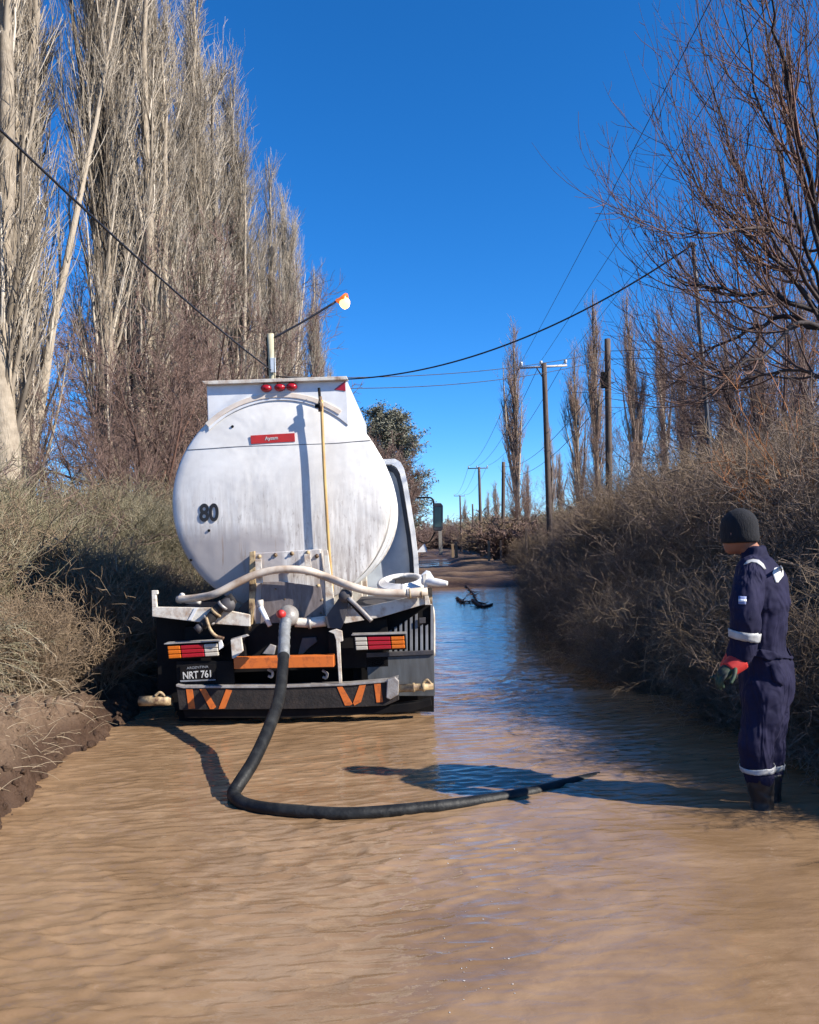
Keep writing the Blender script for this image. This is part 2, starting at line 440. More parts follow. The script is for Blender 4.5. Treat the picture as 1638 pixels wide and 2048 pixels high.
# poplars beyond the right bank
POPR = [poplar_meshes(71 + i, 15, limbs=34, tw=11, spread=.8, thick=.22, far=True, sub=2) for i in range(3)]
pmf = (MAT['poplar_bark'], MAT['poplar_twig_far'])
for px, py, Y, v, st, lab in [
    (1026, 655, 64, 0, .95, 'tall thin bare poplar left of the pole with the white crossarm'),
    (1092, 845, 74, 1, .8, 'small bare poplar directly behind the pole with the white crossarm'),
    (1152, 700, 50, 2, .95, 'leaning bare poplar between the crossarm pole and the thick dark pole'),
    (1190, 580, 46, 1, .85, 'tallest bare poplar, just left of the thick dark pole'),
    (1264, 590, 46, 0, .9, 'bushy bare poplar first to the right of the thick dark pole'),
    (1322, 620, 46, 2, .85, 'bare poplar second to the right of the thick dark pole'),
    (1362, 672, 52, 1, .85, 'bare poplar just left of the thin iron pole'),
    (1398, 740, 56, 0, .8, 'short bare poplar seen behind the thin iron pole'),
    (1450, 640, 40, 2, .9, 'bare poplar right of the thin iron pole, behind the big tree'),
    (1520, 600, 38, 1, .9, 'bare poplar seen through the big right hand tree'),
    (1610, 560, 36, 0, .9, 'bare poplar at the right edge behind the big tree'),
]:
    top = P(px, py, Y); b = P(px + 13, 1080, Y)
    x = b.x; z0 = .3; s = (top.z - z0) / 15
    place_tree('bare_poplar', POPR[v], pmf, (x, Y, z0), rr.uniform(0, 6.28), (s * st, s * st, s), lab, 'poplar tree', 'bare poplars beyond the right bank')
for k, (px, py, Y) in enumerate([(975, 985, 120), (990, 960, 105), (930, 1000, 150), (1055, 930, 90), (1120, 900, 80)]):
    top = P(px, py, Y); b = P(px + 3, 1080, Y); s = (top.z - .3) / 15
    place_tree('bare_poplar', POPR[k % 3], pmf, (b.x, Y, .3), rr.uniform(0, 6.28), (s * 1.1, s * 1.1, s), ['small far bare poplar between the two second poles', 'far bare poplar touching the second crossarm pole', 'smallest far bare poplar right of the third crossarm pole', 'small bare poplar right of the tall thin poplar', 'small bare poplar right of the white crossarm pole foot'][k], 'poplar tree', 'far bare poplars between the poles')

# spreading bare trees
def spreading_meshes(seed, H, W, nl=9, tw=14, up=.05, thick=.16, r_t=.008, fork=.25):
    rng = np.random.default_rng(seed)
    N = 8; s = np.linspace(0, 1, N)
    trunk = np.stack([np.cumsum(rng.normal(0, .05, N)), np.cumsum(rng.normal(0, .05, N)), s * H * fork - .3], -1)[None]
    rad = (thick * (1 - .4 * s))[None]
    st, d, r, _, t = sprout(trunk, rad, nl, .45, 1, 34, rng, .6)
    p0, q0 = grow(st, d, rng.uniform(.55, .85, nl) * H, r, 12, .03, .11, .12, rng)
    p0[..., :2] *= W
    st, d, r, _, t1 = sprout(p0, q0, 8, .15, .95, 40, rng, .6)
    p1, q1 = grow(st, d, H * rng.uniform(.14, .34, len(st)), np.clip(r, .012, .05), 8, up, .12, .25, rng)
    st, d, r, _, _ = sprout(p1, q1, tw, .1, 1, 42, rng, .5)
    p2, q2 = grow(st, d, H * rng.uniform(.05, .12, len(st)), np.clip(r, r_t, .016), 4, up, .15, .45, rng)
    st, d, r, _, _ = sprout(p2, q2, 4, .1, 1, 45, rng, .6)
    p3, q3 = grow(st, d, H * rng.uniform(.02, .055, len(st)), np.full(len(st), r_t * .8), 3, up, .18, .5, rng)
    return merge_tubes('trunk', [(trunk, rad, 9), (p0, q0, 6)], rng), merge_tubes('crown', [(p1, q1, 4), (p2, q2, 3), (p3, q3, 3)], rng)
SPRF = spreading_meshes(107, 9, .8, 14, 20, .07, .2, .017)
SPR = [spreading_meshes(101, 9, 1.0, 10, 14), spreading_meshes(102, 9, .9, 11, 15), spreading_meshes(103, 9, .75, 12, 16, .10)]
bm_ = (MAT['dark_twig'], MAT['brown_twig'])
def tuck(me):
    """the turn about its trunk at which a spreading tree reaches least over the road"""
    a = np.zeros(len(me.vertices) * 3, np.float32); me.vertices.foreach_get('co', a); a = a.reshape(-1, 3)[::7]
    return min(np.linspace(0, 6.28, 24), key=lambda r: np.percentile(a[:, 0] * math.cos(r) - a[:, 1] * math.sin(r), 99.9))
for px, Y, h, v, w, lab in [
    (470, 27, 10.8, 0, .92, 'broad bare brown tree arching over the tanker, left of the orange flag'),
    (395, 23, 9.6, 1, 1.0, 'tangled bare brown tree just left of the tank top'),
    (300, 20, 6.6, 2, 1.1, 'low reddish brown bare tree between the poplars and the tank'),
    (612, 46, 11.0, 9, .9, 'bare brown tree behind the tank top, below the orange flag'),
    (715, 58, 9.8, 9, 1.05, 'bare brown tree over the right shoulder of the tank'),
    (770, 72, 10.6, 9, 1.0, 'bare brown tree left of the grey green evergreen'),
    (205, 17.5, 5.2, 1, .9, 'low tangled bare tree at the foot of the near poplars')]:
    b = P(px, 1060, Y); s = h / 9
    place_tree('bare_tree', SPRF if v == 9 else SPR[v], bm_, (b.x, Y, gz(b.x, Y)), tuck((SPRF if v == 9 else SPR[v])[1]) + rr.uniform(-.1, .1), (s * w, s * w, s), lab, 'bare tree', 'bare brown trees in front of the poplar row')
for px, Y, h, v, w, lab in [
    (1478, 20, 6.8, 1, .7, 'bare scrubby tree right of the thin iron pole'),
    (1560, 17, 7.0, 2, .75, 'bare scrubby tree above the head of the person'),
    (1632, 19, 8.0, 0, .75, 'bare scrubby tree at the right edge behind the orange shoots'),
    (1410, 27, 6.3, 0, .8, 'bare scrubby tree behind the foot of the thin iron pole'),
    (1205, 33, 5.2, 2, .8, 'small bare tree with dead leaves left of the thick dark pole'),
    (1060, 62, 5.5, 1, .9, 'small bare tree at the foot of the far right poplars')]:
    b = P(px, 1060, Y); s = h / 9
    place_tree('bare_tree', SPR[v], (MAT['brown_twig'], MAT['thicket_tan']) if 0 else bm_, (b.x, Y, gz(b.x, Y)), rr.uniform(0, 6.28), (s * w, s * w, s), lab, 'bare tree', 'bare scrubby trees on the right bank')

# the big tree leaning in from the right
def big_right():
    rng = np.random.default_rng(11)
    Y0 = 10.5
    paths = [
        [(1690, 1010, 0), (1682, 800, 0), (1668, 700, 0), (1656, 620, 0), (1645, 590, .1)],
        [(1640, 640, 0), (1585, 545, -.3), (1520, 500, -.6), (1460, 440, -.9), (1405, 390, -1.1), (1365, 320, -1.3)],
        [(1645, 640, 0), (1560, 520, .2), (1500, 390, .5), (1462, 300, .7), (1420, 170, .9), (1395, 30, 1.0)],
        [(1645, 600, 0), (1600, 460, -.2), (1545, 270, -.4), (1500, 130, -.5), (1478, -40, -.6)],
        [(1650, 560, 0), (1615, 400, .5), (1570, 240, .9), (1530, 60, 1.2), (1515, -60, 1.3)],
        [(1640, 625, 0), (1550, 592, -.2), (1470, 578, -.5), (1400, 574, -.7), (1330, 556, -.9)],
        [(1640, 655, 0), (1570, 625, .2), (1500, 655, .5), (1430, 700, .8), (1350, 735, 1.0)],
        [(1645, 610, 0), (1560, 470, -.8), (1490, 455, -1.3), (1420, 470, -1.7), (1360, 455, -2.0)],
        [(1650, 520, 0), (1640, 330, .4), (1620, 130, .7), (1600, -60, .9)],
        [(1650, 540, 0), (1690, 330, 0), (1720, 100, 0), (1740, -80, 0)],
        [(1645, 660, 0), (1600, 640, -.5), (1545, 700, -.9), (1470, 740, -1.3), (1400, 800, -1.5)],
        [(1648, 600, 0), (1600, 520, 1.0), (1530, 430, 1.8), (1450, 300, 2.4), (1400, 200, 2.8)],
        [(1655, 500, 0), (1600, 300, -1.0), (1560, 100, -1.6), (1550, -40, -2.0)],
        [(1660, 580, 0), (1760, 480, .5), (1840, 300, .8), (1880, 100, 1)],
        [(1650, 690, 0), (1720, 620, -.5), (1800, 520, -1), (1850, 420, -1.2)],
        [(1662, 760, 0), (1600, 740, .3), (1520, 745, .5), (1450, 775, .7), (1400, 815, .9)],
    ]
    N = 13; pts, rad = [], []
    for k, pth in enumerate(paths):
        w = np.array([list(P(a, b, Y0 + c)) for a, b, c in pth])
        if k == 0: w[0, 2] = -.2
        tt = np.linspace(0, len(w) - 1, N); i = np.minimum(tt.astype(int), len(w) - 2); f = (tt - i)[:, None]
        line = w[i] * (1 - f) + w[i + 1] * f
        ker = line.copy(); ker[1:-1] = (line[:-2] + line[1:-1] * 2 + line[2:]) / 4
        pts.append(ker + np.vstack([np.zeros(3), rng.normal(0, .025, (N - 1, 3))]))
        r = .11 if k == 0 else .036 * rng.uniform(.75, 1.15)
        rad.append(r * (1 - np.linspace(0, 1, N) * (.35 if k == 0 else .82)))
    pts = np.array(pts); rad = np.array(rad)
    base = np.array(P(1668, 1010, Y0)); base[2] = 0
    st, d, r, pi, t = sprout(pts[1:], rad[1:], 13, .08, 1, 38, rng, .6)
    d = unit(d + np.array([-.25, 0, -.15]))
    p1, q1 = grow(st, d, rng.uniform(1.2, 2.5, len(st)) * (1 - .45 * t), np.clip(r, .008, .020), 11, .17, .035, .22, rng)
    st, d, r, pi, t = sprout(p1, q1, 6, .12, .95, 30, rng, .6)
    p2, q2 = grow(st, d, rng.uniform(.35, 1.4, len(st)), np.clip(r, .0045, .009), 7, .12, .05, .35, rng)
    st, d, r, pi, t = sprout(p2, q2, 2, .1, .9, 40, rng, .6)
    p3, q3 = grow(st, d, rng.uniform(.08, .4, len(st)), np.full(len(st), .0038), 3, .08, .1, .6, rng)
    off = base[None, None]
    tm = merge_tubes('trunk', [(pts[:1] - off, rad[:1], 10), (pts[1:] - off, rad[1:], 6)], rng)
    cm = merge_tubes('crown', [(p1 - off, q1, 4), (p2 - off, q2, 3), (p3 - off, q3, 3)], rng)
    # a few dead leaves still hanging
    place_tree('bare_tree', (tm, cm), (MAT['dark_limb'], MAT['dark_twig']), tuple(base), 0, (1, 1, 1),
               'big bare tree with long upswept shoots leaning in at the upper right', 'bare tree')
big_right()

# evergreen at the far left
def evergreen():
    rng = np.random.default_rng(5)
    N = 16; s = np.linspace(0, 1, N); H = 14.2
    trunk = np.stack([np.cumsum(rng.normal(0, .05, N)), np.cumsum(rng.normal(0, .05, N)), s * H - .3], -1)[None]
    rad = (.3 * (1 - .85 * s))[None]
    st, d, r, _, t = sprout(trunk, rad, 90, .08, .98, 55, rng, .4)
    prof = np.interp(t, [0, .15, .4, .65, .85, 1], [2.6, 3.9, 4.2, 3.4, 2.3, .9])
    p1, q1 = grow(st, d, prof * rng.uniform(.7, 1.15, len(t)), np.clip(r, .03, .09), 7, .08, .08, .2, rng)
    st, d, r, _, _ = sprout(p1, q1, 16, .25, 1, 55, rng, .5)
    p2, q2 = grow(st, d, rng.uniform(.4, 1.1, len(st)), np.full(len(st), .015), 3, .10, .15, .5, rng)
    c = p2[:, 1:].reshape(-1, 3)
    c = np.repeat(c, 13, 0) + rng.normal(0, .17, (len(c) * 13, 3))
    a = rng.normal(0, 1, c.shape); a[:, 2] += .8; a = unit(a); b = unit(np.cross(a, rng.normal(0, 1, c.shape)))
    sz = rng.uniform(.05, .12, (len(c), 1))
    V = np.stack([c - a * sz, c + b * sz * .45, c + a * sz * 1.4, c - b * sz * .45], 1).reshape(-1, 3)
    me = np_mesh('foliage', V, np.arange(len(V)).reshape(-1, 4), np.repeat(rng.random(len(c)), 4), False)
    x = -5.0; Y = 88
    place_tree('evergreen_tree', (merge_tubes('trunk', [(trunk, rad, 8)], rng), merge_tubes('crown', [(p1, q1, 4), (p2, q2, 3)], rng), me),
               (MAT['dark_twig'], MAT['dark_twig'], MAT['leaf_dark']), (x, Y, .1), 0, (1.6, 1.5, 1.08), 'dense grey green evergreen tree beyond the truck cab', 'evergreen tree')
evergreen()

# ---- scrub: twiggy clumps scattered by geometry nodes, one mass nobody could count
def clump(seed, H, stems, spread, k1, k2, up, jit, r0=.008, fine=.004, leaves=0):
    rng = np.random.default_rng(seed)
    a = rng.uniform(0, 2 * np.pi, stems); rr_ = rng.uniform(0, .35, stems) * spread
    st = np.stack([np.cos(a) * rr_, np.sin(a) * rr_, np.full(stems, -.1)], -1)
    out = rng.uniform(.1, 1.0, stems) * spread
    d = np.stack([np.cos(a) * out, np.sin(a) * out, np.ones(stems)], -1)
    p0, q0 = grow(st, d, H * rng.uniform(.6, 1.15, stems), np.full(stems, r0), 7, up, jit, .3, rng)
    st, d, r, _, _ = sprout(p0, q0, k1, .15, 1, 40, rng, .7)
    p1, q1 = grow(st, d, H * rng.uniform(.15, .4, len(st)), np.full(len(st), r0 * .6), 4, up * .6, jit * 1.4, .5, rng)
    st, d, r, _, _ = sprout(p1, q1, k2, .1, 1, 45, rng, .7)
    p2, q2 = grow(st, d, H * rng.uniform(.06, .16, len(st)), np.full(len(st), fine), 2, up * .5, jit * 2, .6, rng)
    Vs = []
    me = merge_tubes('clump', [(p0, q0, 3), (p1, q1, 3), (p2, q2, 3)], rng)
    return me
def hidden_obj(me, mat):
    me.materials.append(mat)
    return bpy.data.objects.new('clump', me)
def scatter(name, label, pts, rots, scales, variant, objs):
    """one stuff object: points, each carrying one of the twig clumps"""
    me = bpy.data.meshes.new(name)
    me.vertices.add(len(pts)); me.vertices.foreach_set('co', np.asarray(pts, np.float32).ravel())
    for nm, typ, dat, key in (('rot', 'FLOAT_VECTOR', rots, 'vector'), ('scl', 'FLOAT_VECTOR', scales, 'vector'), ('var', 'INT', variant, 'value')):
        a = me.attributes.new(nm, typ, 'POINT'); a.data.foreach_set(key, np.asarray(dat, np.float32 if typ != 'INT' else np.int32).ravel())
    o = link(name, me)
    tag(o, label, kind='stuff')
    g = bpy.data.node_groups.new(name, 'GeometryNodeTree')
    g.interface.new_socket('Geometry', in_out='INPUT', socket_type='NodeSocketGeometry')
    g.interface.new_socket('Geometry', in_out='OUTPUT', socket_type='NodeSocketGeometry')
    gi = g.nodes.new('NodeGroupInput'); go = g.nodes.new('NodeGroupOutput'); jn = g.nodes.new('GeometryNodeJoinGeometry')
    def attr(nm, t):
        a = g.nodes.new('GeometryNodeInputNamedAttribute'); a.data_type = t; a.inputs['Name'].default_value = nm; return a.outputs['Attribute']
    ar, as_, av = attr('rot', 'FLOAT_VECTOR'), attr('scl', 'FLOAT_VECTOR'), attr('var', 'INT')
    for k, ob in enumerate(objs):
        oi = g.nodes.new('GeometryNodeObjectInfo'); oi.inputs['Object'].default_value = ob; oi.inputs['As Instance'].default_value = True
        ip = g.nodes.new('GeometryNodeInstanceOnPoints')
        cmp = g.nodes.new('FunctionNodeCompare'); cmp.data_type = 'INT'; cmp.operation = 'EQUAL'
        g.links.new(av, cmp.inputs[2]); cmp.inputs[3].default_value = k
        g.links.new(gi.outputs[0], ip.inputs['Points']); g.links.new(cmp.outputs[0], ip.inputs['Selection'])
        g.links.new(oi.outputs['Geometry'], ip.inputs['Instance'])
        g.links.new(ar, ip.inputs['Rotation']); g.links.new(as_, ip.inputs['Scale'])
        g.links.new(ip.outputs[0], jn.inputs[0])
    g.links.new(jn.outputs[0], go.inputs[0])
    md = o.modifiers.new('scatter', 'NODES'); md.node_group = g
    return o
B = [hidden_obj(clump(201, 1.6, 74, .75, 12, 6, .04, .13, .0048, .0028), MAT['thicket_brown']),
     hidden_obj(clump(202, 1.5, 78, .95, 12, 6, .0, .15, .0048, .0028), MAT['thicket_brown']),
     hidden_obj(clump(203, 1.7, 64, .6, 12, 6, .06, .12, .005, .0028), MAT['thicket_tan']),
     hidden_obj(clump(204, 1.6, 40, .9, 9, 5, .0, .2, .008), MAT['brown_twig'])]
BB = clump(214, 1.6, 46, .7, 9, 4, .05, .12, .007)
Gr = [hidden_obj(clump(211, 1.6, 110, .45, 8, 3, .10, .06, .006, .0035), MAT['broom_green']),
      hidden_obj(clump(212, 1.5, 100, .65, 8, 3, .06, .08, .006, .0035), MAT['broom_green']),
      hidden_obj(clump(213, 1.6, 60, .6, 9, 4, .05, .12, .007), MAT['thicket_tan']), hidden_obj(BB, MAT['brown_twig'])]
def zone(n, x0, x1, y0, y1, f, rng, ypow=1.0):
    X = rng.uniform(x0, x1, n); Yv = y0 + (y1 - y0) * rng.random(n) ** ypow
    keep, S = [], []
    for x, y in zip(X, Yv):
        s = f(x, y)
        if s > 0: keep.append((x, y, gz(x, y) - .05)); S.append(s)
    return np.array(keep), np.array(S)
def rot_scale(n, S, rng, tilt=.18, wide=1.0):
    rot = np.stack([rng.normal(0, tilt, n), rng.normal(0, tilt, n), rng.uniform(0, 6.28, n)], -1)
    k = rng.uniform(.85, 1.2, n) * S
    return rot, np.stack([k * wide * rng.uniform(.85, 1.2, n), k * wide * rng.uniform(.85, 1.2, n), k], -1)
# right bank thicket: rises away from the water
rng = np.random.default_rng(42)
def f_right(x, y):
    e = float(right_edge(np.array([y]))[0]) - .15
    d = x - e
    if d < 0: return 0
    h = .62 + .44 * min(d, 2.6)
    h *= 1.0 + .3 * float(fbm(np.array([x]), np.array([y]), .45, 33, 2)[0]) * (d > .8)
    return min(h, 1.88) / 1.6
p1_, s1_ = zone(420, 2.2, 7.5, 4.2, 19, f_right, rng, .9)
p2_, s2_ = zone(200, 2.3, 11, 19, 45, f_right, rng, 1)
# dense skirt leaning over the water
ys = np.linspace(5.2, 17, 46); sk = np.array([(float(right_edge(np.array([y]))[0]) + rng.uniform(-.25, .25) - .1 * (y > 8), y, .0) for y in ys])
pts = np.concatenate([p1_, p2_, sk]); S = np.concatenate([s1_, s2_, rng.uniform(.45, .62, len(sk))])
rot, scl = rot_scale(len(pts), S, rng)
rot[-len(sk):, 1] -= .35
scatter('brown_thicket', 'dense leafless brown thicket covering the right bank behind the person', pts, rot, scl, rng.choice(4, len(pts), p=[.38, .34, .22, .06]), B)
# left bank: grey green broom scrub
def f_left(x, y):
    d = float(left_edge(np.array([y]))[0]) - x
    if d < (.95 if y < 7 else .35): return 0
    h = .50 + .34 * min(d, 3.8) * (1 + .5 * float(fbm(np.array([x]), np.array([y]), .55, 31, 2)[0]))
    if y < 6.6: h *= .6 if d < 1.6 else 1
    return min(h, 2.3) / 1.6 * (1 + .12 * math.sin(y * 1.3 + x))
p1_, s1_ = zone(330, -8.5, -2.6, 6.7, 19, f_left, rng, .9)
p2_, s2_ = zone(150, -9.5, -2.5, 19, 45, f_left, rng)
pts = np.concatenate([p1_, p2_]); S = np.concatenate([s1_, s2_])
rot, scl = rot_scale(len(pts), S, rng, .12)
scatter('broom_scrub', 'dense grey green broom scrub with dry stems on the left bank', pts, rot, scl, np.where(fbm(pts[:, 0], pts[:, 1], .6, 44, 2) > .35, np.where(pts[:, 1] > 11, rng.choice([2, 3], len(pts)), 2), rng.choice(3, len(pts), p=[.46, .38, .16])), Gr)
# scrub closing the view far down the road, both sides
def f_far(x, y):
    return (1.6 + .012 * (y - 45)) / 1.6 * rng.uniform(.7, 1.5)
pa, sa = zone(170, 4.9, 16, 45, 170, f_far, rng, 1.2)
pb, sb = zone(120, -13, -3.6, 45, 170, f_far, rng, 1.2)
pc, sc_ = zone(130, -40, 50, 170, 260, lambda x, y: rng.uniform(2.2, 4.2), rng)
pts = np.concatenate([pa, pb, pc]); S = np.concatenate([sa, sb, sc_])
rot, scl = rot_scale(len(pts), S, rng, .1, 1.5)
FB = [hidden_obj(clump(221, 1.6, 40, .8, 8, 4, .04, .13, .018, .012), MAT['brown_twig']),
      hidden_obj(clump(222, 1.6, 40, .8, 8, 4, .04, .13, .018, .012), MAT['thicket_tan']),
      hidden_obj(clump(223, 1.6, 50, .6, 8, 4, .1, .1, .016, .012), MAT['broom_green'])]
scatter('distant_scrub', 'low brown scrub lining the far end of the road', pts, rot, scl, rng.choice(3, len(pts), p=[.5, .3, .2]), FB)
# ------------------------------------------------------------------ tank truck
white_dirty = NT('tank_white')
n = white_dirty
streak = n.noise(5, 6, .65, (6, 6, .55)); blot = n.noise(2.2, 6, .65); speck = n.noise(26, 5, .7, (1.6, 1.6, .5))
tc = n.n('ShaderNodeTexCoord'); sp = n.n('ShaderNodeSeparateXYZ'); n.l(tc.outputs['Object'], sp.inputs[0])
low = n.n('ShaderNodeMapRange'); low.inputs['From Min'].default_value = 2.25; low.inputs['From Max'].default_value = 1.05
n.l(sp.outputs[2], low.inputs[0])
cc = n.mix(n.ramp(blot, [(.36, (0, 0, 0)), (.66, (.8, .8, .8))]), (.78, .76, .72, 1), (.56, .54, .51, 1))
d1 = n.math('MULTIPLY', n.ramp(streak, [(.38, (0, 0, 0)), (.62, (1, 1, 1))]), low.outputs[0])
cc = n.mix(n.math('MULTIPLY', d1, .92), cc, (.25, .20, .175, 1))
d2 = n.math('MULTIPLY', n.ramp(speck, [(.57, (0, 0, 0)), (.66, (1, 1, 1))]), n.math('MULTIPLY', low.outputs[0], .9))
cc = n.mix(d2, cc, (.15, .105, .08, 1))
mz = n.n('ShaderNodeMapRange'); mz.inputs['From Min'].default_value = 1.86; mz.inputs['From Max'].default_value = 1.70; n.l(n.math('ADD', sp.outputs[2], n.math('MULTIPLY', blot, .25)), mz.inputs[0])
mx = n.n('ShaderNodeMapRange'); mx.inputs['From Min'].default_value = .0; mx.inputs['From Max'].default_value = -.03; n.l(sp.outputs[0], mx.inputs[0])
dent_shade = n.math('MULTIPLY', mz.outputs[0], n.math('ADD', n.math('MULTIPLY', mx.outputs[0], .75), .22))  # shade of the dent in the head, mixed into the paint colour
cc = n.mix(dent_shade, cc, (.36, .33, .32, 1))
run = n.noise(3, 4, .6, (16, 16, .35)); runm = n.ramp(run, [(.60, (0, 0, 0)), (.70, (1, 1, 1))])
cc = n.mix(n.math('MULTIPLY', n.math('MULTIPLY', runm, low.outputs[0]), .8), cc, (.26, .175, .115, 1))
n.set(Base_Color=cc, Roughness=.5)
n.b.inputs['Specular IOR Level'].default_value = .3
n.set(Normal=n.bump(n.noise(1.5, 3, .5, dist=.6), .4, .07, n.bump(n.noise(7, 3, .5), .15, .008)))
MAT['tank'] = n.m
MAT['white_rust'] = simple('white_rusty_paint', (.60, .56, .49, 1), (.30, .19, .12, 1), 11, .6, lo=.46, hi=.72, bump=.3)
MAT['white_clean'] = simple('white_paint', (.74, .75, .76, 1), (.60, .60, .60, 1), 5, .4)
MAT['cab_white'] = simple('cab_paint', (.60, .66, .72, 1), (.44, .48, .53, 1), 4, .35, lo=.4, hi=.75)
MAT['cream_hose'] = simple('cream_hose', (.56, .48, .39, 1), (.34, .23, .15, 1), 7, .5, lo=.42, hi=.72)
MAT['white_hose'] = simple('white_hose', (.70, .69, .67, 1), (.52, .48, .45, 1), 6, .45)
MAT['yellow_hose'] = simple('yellow_hose', (.55, .36, .12, 1), (.36, .22, .09, 1), 8, .4)
MAT['black_steel'] = simple('black_steel', (.004, .004, .005, 1), (.012, .010, .009, 1), 8, .7)
MAT['black_steel'].node_tree.nodes['Principled BSDF'].inputs['Specular IOR Level'].default_value = .15
MAT['grey_steel'] = simple('grey_steel', (.035, .034, .042, 1), (.075, .065, .062, 1), 7, .6, bump=.2)
MAT['pale_steel'] = simple('pale_steel', (.36, .35, .34, 1), (.20, .17, .15, 1), 9, .45, metal=.2, bump=.3)
MAT['bumper'] = simple('bumper_steel', (.009, .007, .007, 1), (.032, .023, .019, 1), 7, .8, bump=.5, lo=.42, hi=.70)
MAT['rust_pipe'] = simple('rusty_pipe', (.42, .31, .17, 1), (.09, .045, .022, 1), 10, .6, bump=.5, lo=.42, hi=.62)
MAT['orange_paint'] = simple('orange_paint', (.56, .135, .02, 1), (.26, .062, .018, 1), 22, .55, lo=.5, hi=.75)
MAT['red_paint'] = simple('red_paint', (.50, .022, .018, 1), (.36, .02, .02, 1), 10, .5)
MAT['rubber'] = simple('tyre_rubber', (.012, .012, .012, 1), (.05, .038, .028, 1), 9, .85, bump=.4)
MAT['flap_grey'] = simple('grey_panel', (.10, .105, .11, 1), (.05, .048, .045, 1), 4, .55, stretch=(3, 3, .5))
MAT['slat_grey'] = simple('slat_grey', (.24, .25, .27, 1), (.15, .15, .16, 1), 8, .5)
MAT['glass_dark'] = simple('dark_glass', (.02, .04, .045, 1), (.03, .05, .055, 1), 3, .08)
def lens(name, c):
    n = NT(name); f = n.noise(60, 2, .5, (1, 1, 3))
    n.set(Base_Color=n.mix(f, c, tuple(x * .55 for x in c[:3]) + (1,)), Roughness=.22); return n.m
MAT['lens_red'] = lens('red_lens', (.42, .012, .022, 1)); MAT['lens_orange'] = lens('orange_lens', (.72, .17, .012, 1)); MAT['lens_white'] = lens('white_lens', (.60, .55, .46, 1))
MAT['plate_white'] = simple('plate_letters', (.62, .60, .56, 1), (.3, .3, .3, 1), 60, .5)
MAT['ink'] = simple('black_ink', (.012, .012, .014, 1), (.02, .02, .022, 1), 10, .6)
MAT['sticker_white'] = simple('sticker_white', (.63, .625, .60, 1), (.54, .53, .51, 1), 10, .6)

b0 = P(571, 1420, 7.0)
TR = empty('tank_truck', (b0.x, 7.0, 0), 'white round tank truck standing in the flood water, seen from behind', 'tank truck')
TR.rotation_euler = (0, R(-.45), R(1.04))
TM = Matrix.Translation(TR.location) @ TR.rotation_euler.to_matrix().to_4x4()
TI = TM.inverted()
def tl(px, py, yl):
    o = TI @ CAM; d = TI.to_3x3() @ ray(px, py)
    return o + d * ((yl - o.y) / d.y)
def V3(*a): return Vector(a)
def smooth_path(p, k=6):
    p = [Vector(x) for x in p]
    if len(p) < 3: return p
    q = [p[0] * 2 - p[1]] + p + [p[-1] * 2 - p[-2]]
    out = []
    for i in range(1, len(q) - 2):
        for j in range(k):
            t = j / k
            out.append(0.5 * ((2 * q[i]) + (q[i + 1] - q[i - 1]) * t + (2 * q[i - 1] - 5 * q[i] + 4 * q[i + 1] - q[i + 2]) * t * t + (3 * q[i] - q[i - 1] - 3 * q[i + 1] + q[i + 2]) * t ** 3))
    return out + [p[-1]]
def pipe(name, pts, r, mat, parent, sides=12, k=6, caps=True, closed=False):
    p = smooth_path(pts, k); N_ = len(p)
    rr_ = np.interp(np.linspace(0, 1, N_), np.linspace(0, 1, len(r)), r) if hasattr(r, '__len__') else np.full(N_, r)
    V, Qd = tube_arrays(np.array([list(x) for x in p])[None], rr_[None], sides)
    f = [tuple(q) for q in Qd.tolist()]
    if caps: f += [tuple(range(sides))[::-1], tuple(range((N_ - 1) * sides, N_ * sides))]
    me = pydata(name, V, f)
    o = link(name, me, mat, parent, True)
    return o
def prism(name, outline, yl, depth, mat, parent, bevel=.004, local=False):
    """outline in photo pixels on the plane y=yl of the truck, thickened forwards"""
    a = [Vector((x, yl, z)) for x, z in outline] if local else [tl(x, y, yl) for x, y in outline]
    b = [v + V3(0, depth, 0) for v in a]; n_ = len(a)
    f = [tuple(range(n_)), tuple(range(n_, 2 * n_))[::-1]] + [(i, i + n_, (i + 1) % n_ + n_, (i + 1) % n_) for i in range(n_)]
    bm = bmesh.new(); vs_ = [bm.verts.new(v) for v in a + b]
    for q in f: bm.faces.new([vs_[i] for i in q])
    bmesh.ops.recalc_face_normals(bm, faces=bm.faces)
    me = bpy.data.meshes.new(name); bm.to_mesh(me); bm.free()
    return link(name, me, mat, parent, False, bevel)
def box(name, lo, hi, mat, parent, bevel=.006):
    x0, y0, z0 = lo; x1, y1, z1 = hi
    v = [(x, y, z) for x in (x0, x1) for y in (y0, y1) for z in (z0, z1)]
    me = pydata(name, v, [(0, 1, 3, 2), (4, 6, 7, 5), (0, 4, 5, 1), (2, 3, 7, 6), (0, 2, 6, 4), (1, 5, 7, 3)])
    return link(name, me, mat, parent, False, bevel)
def lathe(name, prof, centre, axis_, mat, parent, n_=40, sx=1.0):
    """prof: list of (radius, along)"""
    ax = Vector(axis_).normalized(); u = ax.orthogonal().normalized(); w = ax.cross(u)
    v, f = [], []
    for r_, h in prof:
        for i in range(n_):
            a = 2 * math.pi * i / n_
            v.append(Vector(centre) + ax * h + (u * math.cos(a) + w * math.sin(a)) * r_)
    for k in range(len(prof) - 1):
        for i in range(n_):
            j = (i + 1) % n_
            f.append((k * n_ + i, k * n_ + j, (k + 1) * n_ + j, (k + 1) * n_ + i))
    me = pydata(name, v, f)
    bm = bmesh.new(); bm.from_mesh(me); bmesh.ops.remove_doubles(bm, verts=bm.verts, dist=1e-5); bmesh.ops.recalc_face_normals(bm, faces=bm.faces); bm.to_mesh(me); bm.free()
    return link(name, me, mat, parent, True)
